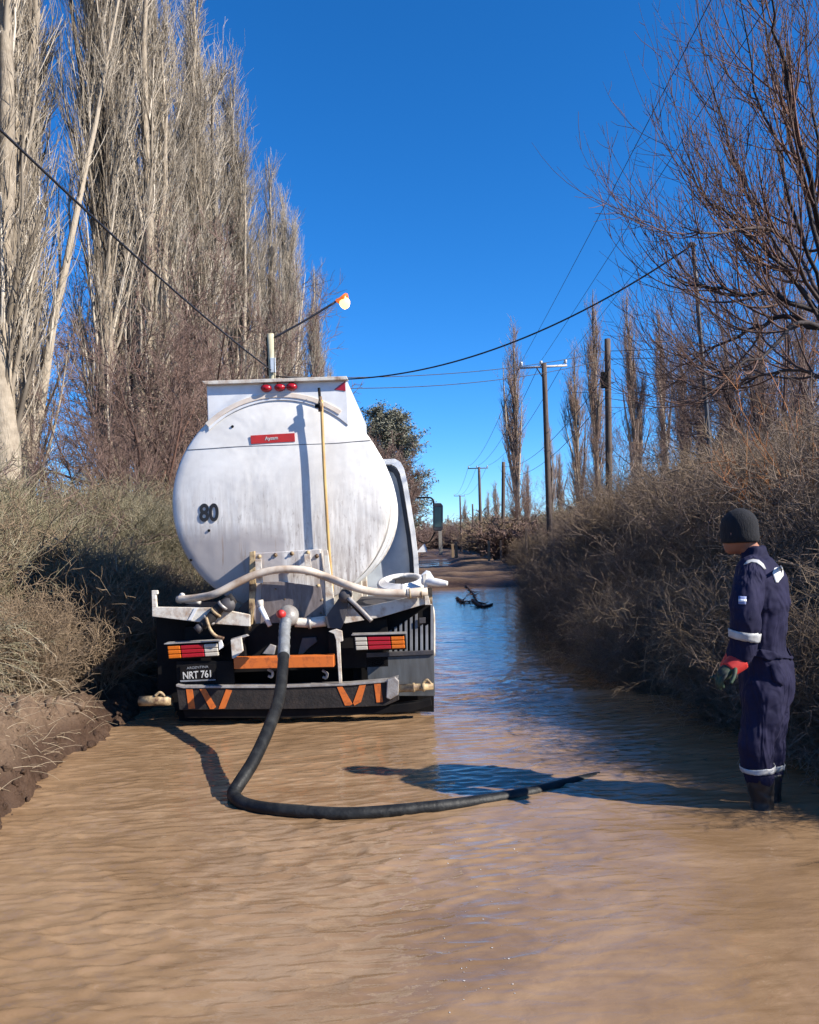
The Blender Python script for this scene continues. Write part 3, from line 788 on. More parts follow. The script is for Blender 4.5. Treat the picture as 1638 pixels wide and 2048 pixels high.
def text(name, s, centre, size, mat, parent, rot=(math.pi / 2, 0, 0), bold=0.0, xs=1.0, thick=.0015):
    cu = bpy.data.curves.new(name, 'FONT'); cu.body = s; cu.size = size; cu.align_x = 'CENTER'; cu.align_y = 'CENTER'
    cu.offset = bold; cu.extrude = thick
    tmp = bpy.data.objects.new('tmp', cu); col.objects.link(tmp)
    dg = bpy.context.evaluated_depsgraph_get()
    me = bpy.data.meshes.new_from_object(tmp.evaluated_get(dg))
    bpy.data.objects.remove(tmp)
    o = link(name, me, mat, parent)
    o.location = centre; o.rotation_euler = rot; o.scale = (xs, 1, 1)
    return o

# tank body ---------------------------------------------------------------
YH = .42                                        # rear head plane
tc_ = tl(562, 1003, YH); TC = V3(tc_.x, 0, tc_.z); TRAD = abs(tl(344, 1000, YH).x - tc_.x) + .0
TL = 2.75
prof = [(0.001, YH - .055)]
for i in range(1, 14):
    t = i / 14; prof.append((TRAD * t * .985, YH - .055 * (1 - t ** 2.6)))
prof += [(TRAD * .985, YH), (TRAD, YH + .012), (TRAD, YH + .05), (TRAD * .985, YH + .055), (TRAD * .985, YH + TL), (TRAD * 1.0, YH + TL + .005), (TRAD, YH + TL + .045), (TRAD * .97, YH + TL + .05), (.001, YH + TL + .12)]
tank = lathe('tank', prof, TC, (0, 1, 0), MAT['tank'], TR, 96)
for yb in (1.25, 2.2):
    lathe('tank_band', [(TRAD * .985, yb), (TRAD * 1.012, yb + .002), (TRAD * 1.012, yb + .06), (TRAD * .985, yb + .062)], TC, (0, 1, 0), MAT['white_clean'], TR, 80)
def on_head(px, py, off=0.0):
    """point on the domed head seen at a photo pixel"""
    y = YH - .03
    for _ in range(5):
        q = tl(px, py, y); t = min(1, math.hypot(q.x - TC.x, q.z - TC.z) / TRAD); y = YH - .055 * (1 - t ** 2.6)
    q = tl(px, py, y - off); return q
# seam across the head and the three little fixings
pipe('seam', [on_head(x, y, .0005) for x, y in ((372, 900), (420, 897), (480, 893), (570, 890), (660, 887), (710, 883), (748, 880))], .0025, MAT['grey_steel'], TR, 6)
for px, py in ((465, 853), (382, 1120), (694, 831), (418, 1061), (649, 789)):
    c = on_head(px, py)
    lathe('bolt', [(.001, -.008), (.011, -.008), (.013, .0), (.013, .02)], c, (0, 1, 0), MAT['red_paint'] if px == 649 else MAT['black_steel'], TR, 10)
# number sticker and red label
yn = YH - .048
c80 = on_head(418, 1027, .004); ax80 = V3(.075, 1, 0)
text('number', '80', c80 + V3(0, -.0015, 0), .215, MAT['ink'], TR, (math.pi / 2, R(1.2), R(-4.9)), .0065, .83, .0012)
yr = on_head(545, 877).y - .007
rl = prism('label_plate', [(501, 871), (589, 866), (590, 883), (502, 888)], yr, .006, MAT['red_paint'], TR, .001)
text('label_text', 'Aysam', tl(543, 876.5, yr - .001), .044, MAT['plate_white'], rl, (math.pi / 2, R(-2), 0), .001, 1.0)
# spill box along the top
yb0 = YH - .02
TOPZ = tl(555, 762, yb0).z
def circ(px_x, rad=TRAD): return None
xl, xr = tl(414, 765, yb0).x, tl(693, 757, yb0).x
zl, zr = tl(414, 768, yb0).z, tl(693, 762, yb0).z
out = [(xl, zl), (xr, zr)]
for i in range(17):
    x = xr + (xl - xr) * i / 16
    out.append((x, TC.z + math.sqrt(max(0, (TRAD * .93) ** 2 - (x - TC.x) ** 2))))
prism('spill_box_end', out, yb0, .012, MAT['white_clean'], TR, .003, local=True)
for x, z, nm in ((xl, zl, -1), (xr, zr, 1)):
    zc = TC.z + math.sqrt(TRAD ** 2 - (x - TC.x) ** 2) - .12
    box('spill_box_side', (x - .006, yb0 + .014, zc), (x + .006, YH + TL - .05, z - .004), MAT['white_clean'], TR, .002)
prism('spill_box_rim', [(404, 762), (693, 752), (696, 759), (410, 769)], yb0 - .055, .075, MAT['white_rust'], TR, .004)
box('walkway_plate', (xl + .02, yb0 + .03, TOPZ - .17), (xr - .02, YH + TL - .08, TOPZ - .155), MAT['grey_steel'], TR, .002)
# painted arc where the head meets the box plate
arc = []
for i in range(25):
    a = R(54 + 78 * i / 24)
    arc.append((TC.x + (TRAD * 1.0) * math.cos(a), TC.z + (TRAD * 1.0) * math.sin(a)))
arc2 = [(TC.x + (x - TC.x) * .955, TC.z + (z - TC.z) * .955) for x, z in arc][::-1]
arc_m = simple('arc_filler', (.74, .67, .58, 1), (.62, .50, .40, 1), 8, .6)
prism('weld_seam', arc + arc2, yb0 - .008, .016, arc_m, TR, .003, local=True)
prism('corner_reflector', [(668, 779), (690, 762), (691, 782)], yb0 - .006, .005, MAT['lens_red'], TR, .001)
for px in (532, 559, 583):
    c = tl(px, 776 - (px - 532) * .06, yb0 - .03)
    m = lathe('marker_lamp', [(.001, -.028), (.030, -.022), (.047, -.006), (.050, .01), (.05, .03)], c, (0, 1, 0), MAT['lens_red'], TR, 20)
    for v in m.data.vertices: v.co.z = c.z + (v.co.z - c.z) * .68
    pipe('lamp_wire', [c + V3(-.02, 0, .03), c + V3(-.01, -.01, .05), c + V3(.02, 0, .055)], .004, MAT['black_steel'], m, 6)
# sight tube with its head and foot
sy = YH - .115
pts = [tl(643, 800, sy), tl(645, 860, sy - .005), tl(649, 950, sy - .01), tl(653, 1020, sy - .01), tl(658, 1100, sy), tl(663, 1160, sy), tl(665, 1210, sy + .01)]
st_ = pipe('sight_tube', pts, .0145, MAT['yellow_hose'], TR, 12)
pipe('tube_head', [tl(638, 776, YH - .09), tl(640, 800, YH - .10), tl(642, 815, sy)], .013, MAT['black_steel'], st_, 10)
lathe('tube_head', [(.001, -.05), (.022, -.05), (.024, .02), (.016, .05), (.016, .085), (.001, .085)], tl(641, 812, sy), (0, 0, 1), MAT['rust_pipe'], st_, 14)
lathe('tube_head', [(.001, -.03), (.018, -.03), (.018, .0), (.03, .005), (.03, .02), (.001, .02)], tl(637, 812, sy - .01), (1, 0, 0), MAT['black_steel'], st_, 14)
pipe('tube_foot', [tl(663, 1185, sy), tl(665, 1205, sy), tl(668, 1232, sy)], .02, MAT['black_steel'], st_, 10)
# flanged manhole plate and its bolts
yf = YH - .17
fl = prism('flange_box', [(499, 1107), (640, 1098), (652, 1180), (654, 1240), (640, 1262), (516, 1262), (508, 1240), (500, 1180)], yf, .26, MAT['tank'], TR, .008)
MAT['shade_plate'] = simple('shaded_plate', (.20, .17, .165, 1), (.10, .08, .075, 1), 9, .7, stretch=(3, 3, .7))  # shadow on the lower flange box, given as a dark plate colour
prism('lower_shade_plate', [(523, 1164), (560, 1163), (600, 1168), (642, 1174), (649, 1236), (645, 1258), (520, 1262)], yf - .022, .020, MAT['shade_plate'], fl, .003)
for px, py in ((519, 1113), (551, 1110), (584, 1107), (616, 1105), (634, 1112), (637, 1172), (643, 1200), (642, 1226), (552, 1178), (570, 1198)):
    lathe('bolt', [(.001, -.022), (.010, -.022), (.010, -.008), (.020, -.008), (.020, .002), (.001, .002)], tl(px, py, yf - .002), (0, 1, 0), MAT['rust_pipe'], fl, 6)
# saddle straps that carry the cream hose
for a, b in (((516, 1118), (519, 1166)), ((614, 1108), (618, 1151))):
    prism('hose_strap', [(a[0] - 6, a[1]), (a[0] + 6, a[1]), (b[0] + 7, b[1]), (b[0] - 7, b[1])], yf - .10, .012, MAT['white_rust'], TR, .002)
    box('strap_arm', tuple(tl(a[0] - 4, a[1] + 8, yf - .088)), tuple(tl(a[0] + 4, a[1], yf + .0) + V3(.01, 0, .0)), MAT['white_rust'], TR, .002)
prism('corner_bracket', [(499, 1104), (509, 1102), (512, 1170), (503, 1262), (497, 1262)], yf - .03, .05, MAT['rust_pipe'], TR, .003)
prism('side_plate', [(648, 1100), (655, 1100), (668, 1200), (668, 1235), (652, 1240)], yf - .02, .04, MAT['white_rust'], TR, .003)

# tray beams ---------------------------------------------------------------
yt = .12
tray = MAT['white_rust']
lb = prism('tray_beam', [(304, 1214), (430, 1216), (500, 1230), (500, 1253), (420, 1247), (304, 1233)], yt, .05, tray, TR, .004)
prism('tray_post', [(303, 1181), (314, 1181), (315, 1188), (311, 1190), (313, 1214), (304, 1214)], yt, .04, tray, TR, .003)
prism('tray_strap', [(389, 1216), (396, 1216), (383, 1240), (376, 1240)], yt - .008, .008, MAT['white_clean'], TR, .001)
rb = prism('tray_beam', [(655, 1226), (740, 1212), (856, 1186), (858, 1206), (760, 1235), (690, 1247), (672, 1240)], yt, .05, tray, TR, .004)
prism('tray_post', [(845, 1150), (853, 1147), (856, 1186), (861, 1210), (850, 1210), (848, 1180)], yt - .02, .04, tray, TR, .003)
prism('tray_end_plate', [(853, 1176), (864, 1174), (865, 1208), (853, 1210)], yt - .01, .06, MAT['rust_pipe'], TR, .003)
box('tray_floor', (tl(306, 1230, yt).x, yt + .06, tl(306, 1232, yt).z), (tl(420, 1230, yt).x, 1.6, tl(306, 1229, yt).z), MAT['grey_steel'], TR, .003)
box('tray_floor', (tl(700, 1230, yt).x, yt + .06, tl(860, 1212, yt).z), (tl(858, 1230, yt).x, 1.6, tl(860, 1209, yt).z), MAT['grey_steel'], TR, .003)
prism('rear_plate', [(478, 1216), (512, 1186), (512, 1266), (484, 1262)], yf + .02, .02, MAT['grey_steel'], TR, .003)
prism('rear_plate', [(650, 1236), (682, 1190), (700, 1186), (690, 1240), (682, 1258), (655, 1256)], yt - .04, .03, MAT['grey_steel'], TR, .003)
lathe('valve_body', [(.001, -.09), (.045, -.09), (.055, -.07), (.055, .07), (.04, .09), (.001, .1)], tl(691, 1190, yt - .02), (0, 1, .1), MAT['grey_steel'], TR, 20)
pipe('lever', [tl(697, 1196, yt - .10), tl(722, 1220, yt - .13), tl(743, 1242, yt - .15)], .019, MAT['pale_steel'], TR, 12)
pipe('lever_shadow_side', [tl(688, 1192, yt - .08), tl(716, 1222, yt - .11), tl(733, 1240, yt - .12)], .014, MAT['black_steel'], TR, 10).name = 'lever_shade_rod'  # black rod stands in for the shaded side of the lever
pipe('valve_handle', [tl(520, 1200, yf - .10), tl(521, 1214, yf - .10)], .028, MAT['white_rust'], TR, 10)
pipe('valve_handle', [tl(521, 1214, yf - .12), tl(540, 1252, yf - .15)], [.024, .020], MAT['white_clean'], TR, 12)
# left outlet with its coupling
ol = lathe('outlet_valve', [(.001, -.02), (.058, -.02), (.062, .0), (.062, .05), (.045, .06), (.045, .2), (.001, .2)], tl(456, 1210, .06), (-.2, 1, -.1), MAT['grey_steel'], TR, 20)
pipe('elbow', [tl(468, 1196, .1), tl(440, 1215, .08), tl(420, 1238, .05), tl(404, 1252, .03)], [.05, .046, .045, .04], MAT['bumper'], ol, 14)
for px, py in ((447, 1212), (432, 1225), (418, 1240)):
    a = tl(px, py, .07)
    lathe('coupling_ring', [(.045, -.012), (.058, -.012), (.058, .012), (.045, .012)], a, (-.7, -.05, -.75), MAT['pale_steel'] if px != 432 else MAT['rust_pipe'], ol, 18)
pipe('clamp_lever', [tl(412, 1235, -.0), tl(420, 1258, -.02), tl(432, 1272, -.02), tl(448, 1277, -.02)], .014, MAT['rust_pipe'], ol, 8)
lathe('end_cap', [(.001, -.02), (.036, -.02), (.038, .02), (.02, .05), (.001, .05)], tl(396, 1258, .02), (.7, .2, .6), MAT['grey_steel'], ol, 14)
# middle outlet that feeds the suction hose
mo = lathe('outlet_elbow', [(.001, -.105), (.040, -.10), (.072, -.07), (.088, -.02), (.09, .03), (.075, .08), (.05, .12), (.001, .12)], tl(577, 1232, yf - .13), (-.15, 1, .25), MAT['pale_steel'], TR, 24)
pipe('cross_pipe', [tl(590, 1245, yf - .10), tl(622, 1245, yf - .09), tl(652, 1242, yf - .08)], [.040, .044, .046], MAT['white_rust'], mo, 14)
lathe('pipe_collar', [(.04, -.012), (.053, -.012), (.053, .012), (.04, .012)], tl(620, 1246, yf - .09), (1, 0, 0), MAT['pale_steel'], mo, 16)
lathe('red_cap', [(.001, -.03), (.030, -.028), (.036, .0), (.036, .03), (.001, .03)], tl(563, 1228, yf - .23), (-.5, .8, 0), MAT['red_paint'], mo, 16)
# cream hose over the flange and its end couplings
hz = yf - .135
pts = [tl(356, 1199, .30), tl(392, 1196, .22), tl(430, 1188, .12), tl(470, 1168, hz), tl(512, 1149, hz), tl(560, 1139, hz), tl(612, 1141, hz), tl(650, 1153, hz + .03), tl(700, 1172, .02), tl(750, 1184, .04), tl(818, 1187, .05)]
ch = pipe('cream_hose', pts, .034, MAT['cream_hose'], TR, 14)
lathe('hose_coupling', [(.001, -.01), (.040, -.01), (.042, .0), (.042, .12), (.034, .13), (.034, .17), (.001, .17)], tl(816, 1187, .05), (1, 0, .06), MAT['cream_hose'], ch, 16)
for px in (820, 843): lathe('clamp', [(.036, -.006), (.0455, -.006), (.0455, .006), (.036, .006)], tl(px, 1187, .05), (1, 0, .06), MAT['rust_pipe'], ch, 16)
pipe('drain_hose', [tl(358, 1206, .5), tl(364, 1190, .5), tl(372, 1202, .45), tl(400, 1204, .4)], .022, MAT['white_hose'], TR, 10)
# coil of white hose on the tray, nozzle hanging over the side
for k in range(5):
    pts = []
    for i in range(25):
        a = 2 * math.pi * i / 24
        pts.append(tl(806 + (47 - 3 * k) * math.cos(a), 1167 - 1.2 * k + (16 - 1.4 * k) * math.sin(a) - 3 * math.cos(a), .55 - .42 * math.sin(a) + .02 * k))
    pipe('hose_loop', pts, .024, MAT['white_hose'], TR, 8, 2, caps=False)
pipe('hose_nozzle', [tl(846, 1162, .15), tl(866, 1164, .1), tl(880, 1166, .08), tl(895, 1167, .06)], [.034, .036, .034, .020], MAT['white_hose'], TR, 14)
prism('nozzle_saddle', [(842, 1150), (852, 1141), (860, 1143), (872, 1162), (848, 1170)], .14, .05, MAT['white_clean'], TR, .004)

# lights, plates and the bumper -----------------------------------------------
def lamp(outl, cuts, colours, ym):
    (x0, y0), (x1, y1), (x2, y2), (x3, y3) = outl           # tl, tr, br, bl
    hs_ = prism('tail_light', [(x0 - 3, y0 - 3), (x1 + 3, y1 - 3), (x2 + 3, y2 + 2), (x3 - 3, y3 + 2)], ym + .03, .09, MAT['black_steel'], TR, .004)
    for k in range(len(cuts) - 1):
        a, b = cuts[k], cuts[k + 1]
        for r_ in range(3):
            def pt(u, w):
                tx, ty = x0 + (x1 - x0) * u, y0 + (y1 - y0) * u; bx_, by = x3 + (x2 - x3) * u, y3 + (y2 - y3) * u
                return (tx + (bx_ - tx) * w, ty + (by - ty) * w)
            g = .012
            prism('lens', [pt(a + g, r_ / 3 + .02), pt(b, r_ / 3 + .02), pt(b, (r_ + 1) / 3 - .02), pt(a + g, (r_ + 1) / 3 - .02)], ym, .034, colours[k], hs_, .006)
    prism('lamp_hood', [(x0 - 5, y0 - 5), (x1 + 5, y1 - 6), (x1 + 5, y1 - 4), (x0 - 5, y0 - 3)], ym - .01, .13, MAT['pale_steel'], hs_, .001)
lamp([(333, 1292), (434, 1287), (437, 1312), (336, 1318)], [0, .26, .72, 1], [MAT['lens_orange'], MAT['lens_red'], MAT['lens_white']], .02)
lamp([(708, 1274), (808, 1272), (810, 1297), (711, 1301)], [0, .25, .72, 1], [MAT['lens_white'], MAT['lens_red'], MAT['lens_orange']], .02)
prism('lamp_bracket', [(437, 1281), (443, 1281), (447, 1294), (438, 1300)], .03, .02, MAT['white_clean'], TR, .001)
prism('lamp_board', [(352, 1322), (466, 1322), (470, 1372), (354, 1374)], .06, .02, MAT['black_steel'], TR, .003)
lp = prism('license_plate', [(360, 1331), (430, 1328), (431, 1361), (361, 1364)], .045, .008, MAT['black_steel'], TR, .002)
text('plate_text', 'NRT 761', tl(395, 1350, .042), .085, MAT['plate_white'], lp, (math.pi / 2, R(-2), 0), .0015, .80)
text('plate_text', 'ARGENTINA', tl(395, 1335, .042), .030, MAT['slat_grey'], lp, (math.pi / 2, R(-2), 0), .0, 1.1)
text_rim = prism('plate_rim', [(360, 1361), (431, 1358.5), (431, 1361), (361, 1364)], .040, .006, MAT['slat_grey'], lp, .001)
prism('orange_beam', [(467, 1316), (667, 1311), (668, 1334), (468, 1338)], -.02, .10, MAT['orange_paint'], TR, .004)
prism('beam_bracket', [(461, 1280), (482, 1274), (486, 1302), (468, 1318), (464, 1317)], .0, .03, MAT['white_rust'], TR, .003)
prism('beam_bracket', [(461, 1278), (492, 1269), (497, 1272), (482, 1277)], .02, .05, MAT['pale_steel'], TR, .003)
prism('white_stay', [(657, 1263), (672, 1258), (684, 1262), (686, 1282), (680, 1284), (684, 1366), (678, 1367), (672, 1280), (668, 1268)], .0, .025, MAT['white_rust'], TR, .003)
bp = prism('bumper', [(352, 1371), (366, 1374), (560, 1374), (700, 1369), (778, 1362), (796, 1356), (798, 1400), (770, 1412), (620, 1418), (358, 1420)], 0, .10, MAT['bumper'], TR, .005)
prism('bumper_edge', [(352, 1369), (366, 1372), (560, 1372), (700, 1367), (778, 1360), (796, 1354), (796, 1358), (778, 1364), (700, 1371), (560, 1376), (366, 1376.5), (352, 1373)], -.012, .12, MAT['pale_steel'], bp, .002)
for sh in ([(372, 1378), (385, 1378), (390, 1417), (377, 1418)], [(399, 1378), (411, 1378), (432, 1414), (427, 1418), (420, 1418)], [(452, 1379), (464, 1381), (450, 1417), (437, 1418)],
           [(674, 1374), (684, 1372), (705, 1408), (700, 1411), (690, 1411)], [(719, 1370), (732, 1369), (722, 1404), (709, 1411), (706, 1406)], [(748, 1367), (761, 1366), (766, 1404), (753, 1405)]):
    prism('stripe', sh, -.005, .004, MAT['orange_paint'], bp, .0)
prism('bumper_lip', [(366, 1419), (620, 1418.5), (770, 1412), (840, 1404), (862, 1398), (864, 1412), (820, 1424), (600, 1436), (370, 1436)], .04, .10, MAT['black_steel'], TR, .004)
lathe('bumper_tube', [(.036, 0), (.042, .0), (.042, .28), (.036, .28), (.034, .02)], tl(279, 1402, .06), (1, 0, -.02), MAT['rust_pipe'], TR, 18)
pipe('tube_lug', [tl(310, 1392, .04), tl(320, 1385, .04), tl(330, 1392, .04)], .012, MAT['rust_pipe'], TR, 8)
prism('tube_flange', [(774, 1360), (790, 1354), (798, 1362), (797, 1390), (780, 1400), (772, 1396)], -.03, .05, MAT['pale_steel'], TR, .008)
lathe('bumper_tube', [(.001, .0), (.034, .0), (.034, .13), (.040, .135), (.040, .15), (.030, .155), (.030, .21), (.038, .215), (.038, .235), (.028, .24), (.028, .31), (.001, .31)], tl(794, 1377, .02), (1, 0, .02), MAT['rust_pipe'], TR, 18)
pipe('tube_lug', [tl(846, 1366, .02), tl(854, 1360, .02), tl(862, 1368, .02)], .012, MAT['rust_pipe'], TR, 8)
# shackles hanging in the dark under the beam
for px, py in ((542, 1345), (651, 1347)):
    pipe('shackle', [tl(px - 6, py - 6, .1), tl(px + 3, py, .08), tl(px + 1, py + 9, .08), tl(px - 5, py + 7, .09)], .012, MAT['pale_steel'], TR, 8)
prism('tow_hook', [(604, 1276), (632, 1274), (634, 1284), (618, 1296), (606, 1308), (596, 1309), (600, 1292)], .2, .04, MAT['grey_steel'], TR, .006)
prism('tow_hook', [(524, 1308), (540, 1288), (552, 1292), (548, 1310)], .2, .04, MAT['pale_steel'], TR, .006)
# right fender: slats over a grey flap
fe = prism('fender_grille', [(700, 1240), (858, 1208), (866, 1212), (868, 1315), (760, 1312), (700, 1306)], .34, .02, MAT['black_steel'], TR, .002)
for k in range(9):
    x = 778 + k * 10.4
    if x > 862: break
    top = 1262 - (x - 778) * .62
    if 830 < x < 852: top = 1252
    prism('slat', [(x, top), (x + 5.2, top - 3), (x + 5.8, 1306), (x, 1307)], .31, .02, MAT['slat_grey'], fe, .002)
prism('latch', [(838, 1236), (851, 1235), (851, 1246), (839, 1247)], .28, .02, MAT['grey_steel'], fe, .002)
pipe('fender_edge', [tl(858, 1206, .36), tl(866, 1218, .36), tl(868, 1250, .36), tl(868, 1312, .36)], .011, MAT['white_rust'], fe, 8)
prism('mud_flap', [(733, 1316), (868, 1309), (870, 1392), (738, 1392)], .22, .02, MAT['flap_grey'], TR, .003)
prism('flap_rail', [(733, 1306), (867, 1301), (868, 1309), (733, 1315)], .20, .04, MAT['grey_steel'], TR, .003)
prism('mud_flap', [(352, 1420), (505, 1418), (505, 1452), (362, 1452)], .30, .02, MAT['black_steel'], TR, .003)
prism('mud_flap', [(742, 1392), (868, 1392), (868, 1424), (742, 1424)], .30, .02, MAT['black_steel'], TR, .003)
# chassis, axles, wheels
for x in (-.43, .37): box('chassis_rail', (x, .12, .52), (x + .08, 5.1, .74), MAT['black_steel'], TR)
box('cross_member', (-.9, .22, .42), (.88, .30, .84), MAT['black_steel'], TR)
box('dark_backing', (-.60, .62, -.05), (.58, .65, .78), MAT['black_steel'], TR)  # black sheet added to darken the open gap under the bumper
box('dark_backing', (-1.18, .32, .16), (-.55, .36, .92), MAT['black_steel'], TR)
box('dark_backing', (.55, .40, .0), (1.14, .44, .92), MAT['black_steel'], TR)
for y in (.9, 2.3, 3.2): box('tank_saddle', (-.62, y, .70), (.52, y + .12, TC.z - TRAD * .78), MAT['white_rust'], TR)
def wheel(x, y, w_):
    o = lathe('wheel', [(.26, -w_ / 2), (.42, -w_ / 2), (.475, -w_ / 2 + .03), (.50, -w_ / 4), (.50, w_ / 4), (.475, w_ / 2 - .03), (.42, w_ / 2), (.26, w_ / 2)], (x, y, .12), (1, 0, 0), MAT['rubber'], TR, 36)
    lathe('rim', [(.001, w_ / 4), (.08, w_ / 4), (.12, w_ / 6), (.22, w_ / 5), (.265, w_ / 2 - .01), (.275, w_ / 2), (.275, -w_ / 2), (.001, -w_ / 2)], (x, y, .12), (1, 0, 0), MAT['grey_steel'], o, 28)
for x in (-1.07, -.79, .73, 1.01): wheel(x, 1.25, .25)
for x in (-.98, .95): wheel(x, 4.35, .28)
pipe('axle', [V3(-1.0, 1.25, .12), V3(.95, 1.25, .12)], .07, MAT['black_steel'], TR, 10)
# cab --------------------------------------------------------------------------
yc = 3.42
half = [(770, 921), (790, 920), (801, 926), (808, 938), (814, 962), (822, 1010), (830, 1060), (836, 1110), (838, 1150), (838, 1205)]
hp = [tl(x, y, yc) for x, y in half]; cx = b0.x * 0 - .03
rp = [(p.x, p.z) for p in hp]; lp_ = [(2 * cx - x, z) for x, z in rp][::-1]
prof_ = lp_ + rp
def loft(name, sections, mat, parent, bevel=0, cap=True, smooth=False):
    n_ = len(sections[0]); v = [p for s_ in sections for p in s_]; f = []
    for k in range(len(sections) - 1):
        for i in range(n_):
            j = (i + 1) % n_; f.append((k * n_ + i, k * n_ + j, (k + 1) * n_ + j, (k + 1) * n_ + i))
    if cap: f += [tuple(range(n_))[::-1], tuple(range((len(sections) - 1) * n_, len(sections) * n_))]
    me = pydata(name, v, f)
    bm = bmesh.new(); bm.from_mesh(me); bmesh.ops.recalc_face_normals(bm, faces=bm.faces); bm.to_mesh(me); bm.free()
    return link(name, me, mat, parent, smooth, bevel)
zc_ = min(z for _, z in prof_)
def sec(y, sx, sz, top=1.0):
    return [Vector((cx + (x - cx) * sx, y, zc_ + (z - zc_) * sz)) for x, z in prof_]
loft('cab', [sec(yc, .93, .94), sec(yc + .02, .95, .955), sec(yc + 1.3, .95, .955), sec(yc + 1.62, .93, .93), sec(yc + 1.75, .88, .55), sec(yc + 1.78, .88, .02)], MAT['cab_white'], TR, .01)
# raised side flange; the shadow line inside it is a navy-coloured strip
outer, inner = sec(yc - .16, 1.0, 1.0), sec(yc - .16, .95, .962)
ring = outer + inner[::-1]
bm = bmesh.new(); n_ = len(outer)
rings = [[bm.verts.new(p + V3(0, dy, 0)) for p in s_] for s_, dy in ((outer, 0), (inner, 0), (inner, .3), (outer, .3))]
for a, b in ((0, 1), (1, 2), (2, 3), (3, 0)):
    for i in range(n_ - 1): bm.faces.new((rings[a][i], rings[a][i + 1], rings[b][i + 1], rings[b][i]))
bmesh.ops.recalc_face_normals(bm, faces=bm.faces)
me = bpy.data.meshes.new('cab_flange'); bm.to_mesh(me); bm.free(); link('cab_flange', me, MAT['white_clean'], TR, False, .004)
outer, inner = sec(yc - .01, .945, .955), sec(yc - .01, .905, .93)
bm = bmesh.new()
rings = [[bm.verts.new(p) for p in s_] for s_ in (outer, inner)]
for i in range(n_ - 1): bm.faces.new((rings[0][i], rings[0][i + 1], rings[1][i + 1], rings[1][i]))
me = bpy.data.meshes.new('gap_shade'); bm.to_mesh(me); bm.free()
sm_ = link('gap_shade', me, simple('gap_shade', (.012, .025, .06, 1), (.02, .035, .07, 1), 4, .5), TR)
mdf = sm_.modifiers.new('solid', 'SOLIDIFY'); mdf.thickness = .01
box('side_window', (cx + 1.16, yc + .6, .95), (cx + 1.175, yc + 1.4, 1.5), MAT['glass_dark'], TR)
prism('cab_step_plate', [(790, 1150), (838, 1150), (842, 1200), (790, 1200)], yc - .2, .05, MAT['grey_steel'], TR)
mir = prism('mirror', [(866, 1010), (869, 1006), (882, 1006), (886, 1011), (886, 1056), (883, 1062), (869, 1062), (866, 1057)], 4.5, .07, MAT['grey_steel'], TR, .01)
prism('mirror_glass', [(869, 1014), (883, 1014), (883, 1054), (869, 1054)], 4.494, .008, MAT['glass_dark'], mir, .001)
pipe('mirror_arm', [tl(834, 996, 4.5), tl(850, 995, 4.5), tl(862, 996, 4.52), tl(867, 1003, 4.54), tl(867, 1012, 4.54)], .012, MAT['black_steel'], mir, 8)
pipe('mirror_arm', [tl(836, 1080, 4.5), tl(848, 1086, 4.5), tl(860, 1082, 4.52), tl(870, 1064, 4.54)], .010, MAT['black_steel'], mir, 8)
pipe('antenna', [tl(549, 790, 3.6), tl(548.5, 680, 3.6), tl(548, 560, 3.6)], [.006, .004, .002], MAT['black_steel'], TR, 6)
for sx in (-1, 1):
    a, b = sorted((cx + sx * 1.13, cx + sx * .78))
    box('cab_skirt', (a, yc + .02, .12), (b, yc + .42, zc_ + .02), MAT['cab_white'], TR, .02)
    box('cab_skirt', (a, yc + 1.50, .12), (b, yc + 1.74, zc_ + .02), MAT['cab_white'], TR, .02)
    box('fuel_tank', (a + .02, 2.05, .12), (b - .02, 3.1, .62), MAT['pale_steel'], TR, .06)
    pts_ = []
    for i in range(13):
        t = math.pi * i / 12; pts_.append(V3(cx + sx * .97, 4.35 + .56 * math.cos(t), .16 + .54 * math.sin(t)))
    Vv, ff_ = [], []
    for q in pts_: Vv += [q + V3(-.17, 0, 0), q + V3(.17, 0, 0)]
    for i in range(12): ff_.append((2 * i, 2 * i + 1, 2 * i + 3, 2 * i + 2))
    wa = link('wheel_arch', pydata('wheel_arch', Vv, ff_), MAT['black_steel'], TR, True)
    mdf = wa.modifiers.new('solid', 'SOLIDIFY'); mdf.thickness = .02
# ------------------------------------------------------------------ person
PY = 4.68
pf = P(1533, 1618, PY)
PE = empty('person', (pf.x, pf.y, 0), 'person in navy coverall, black beanie and red cuffed gloves standing in the water', 'person')
PO = Vector((pf.x, pf.y, 0))
def pp(px, py, dy=0.0): return P(px, py, PY + dy) - PO
FW = Vector((-.85, .53, 0)).normalized(); LT = Vector((-FW.y, FW.x, 0)); UP = Vector((0, 0, 1))
def ring_loft(secs, n_=22):
    v, f = [], []
    for c, u, w in secs:
        for i in range(n_):
            a = 2 * math.pi * i / n_
            v.append(c + u * math.cos(a) + w * math.sin(a))
    for k in range(len(secs) - 1):
        for i in range(n_):
            j = (i + 1) % n_; f.append((k * n_ + i, k * n_ + j, (k + 1) * n_ + j, (k + 1) * n_ + i))
    f += [tuple(range(n_))[::-1], tuple(range((len(secs) - 1) * n_, len(secs) * n_))]
    return v, f
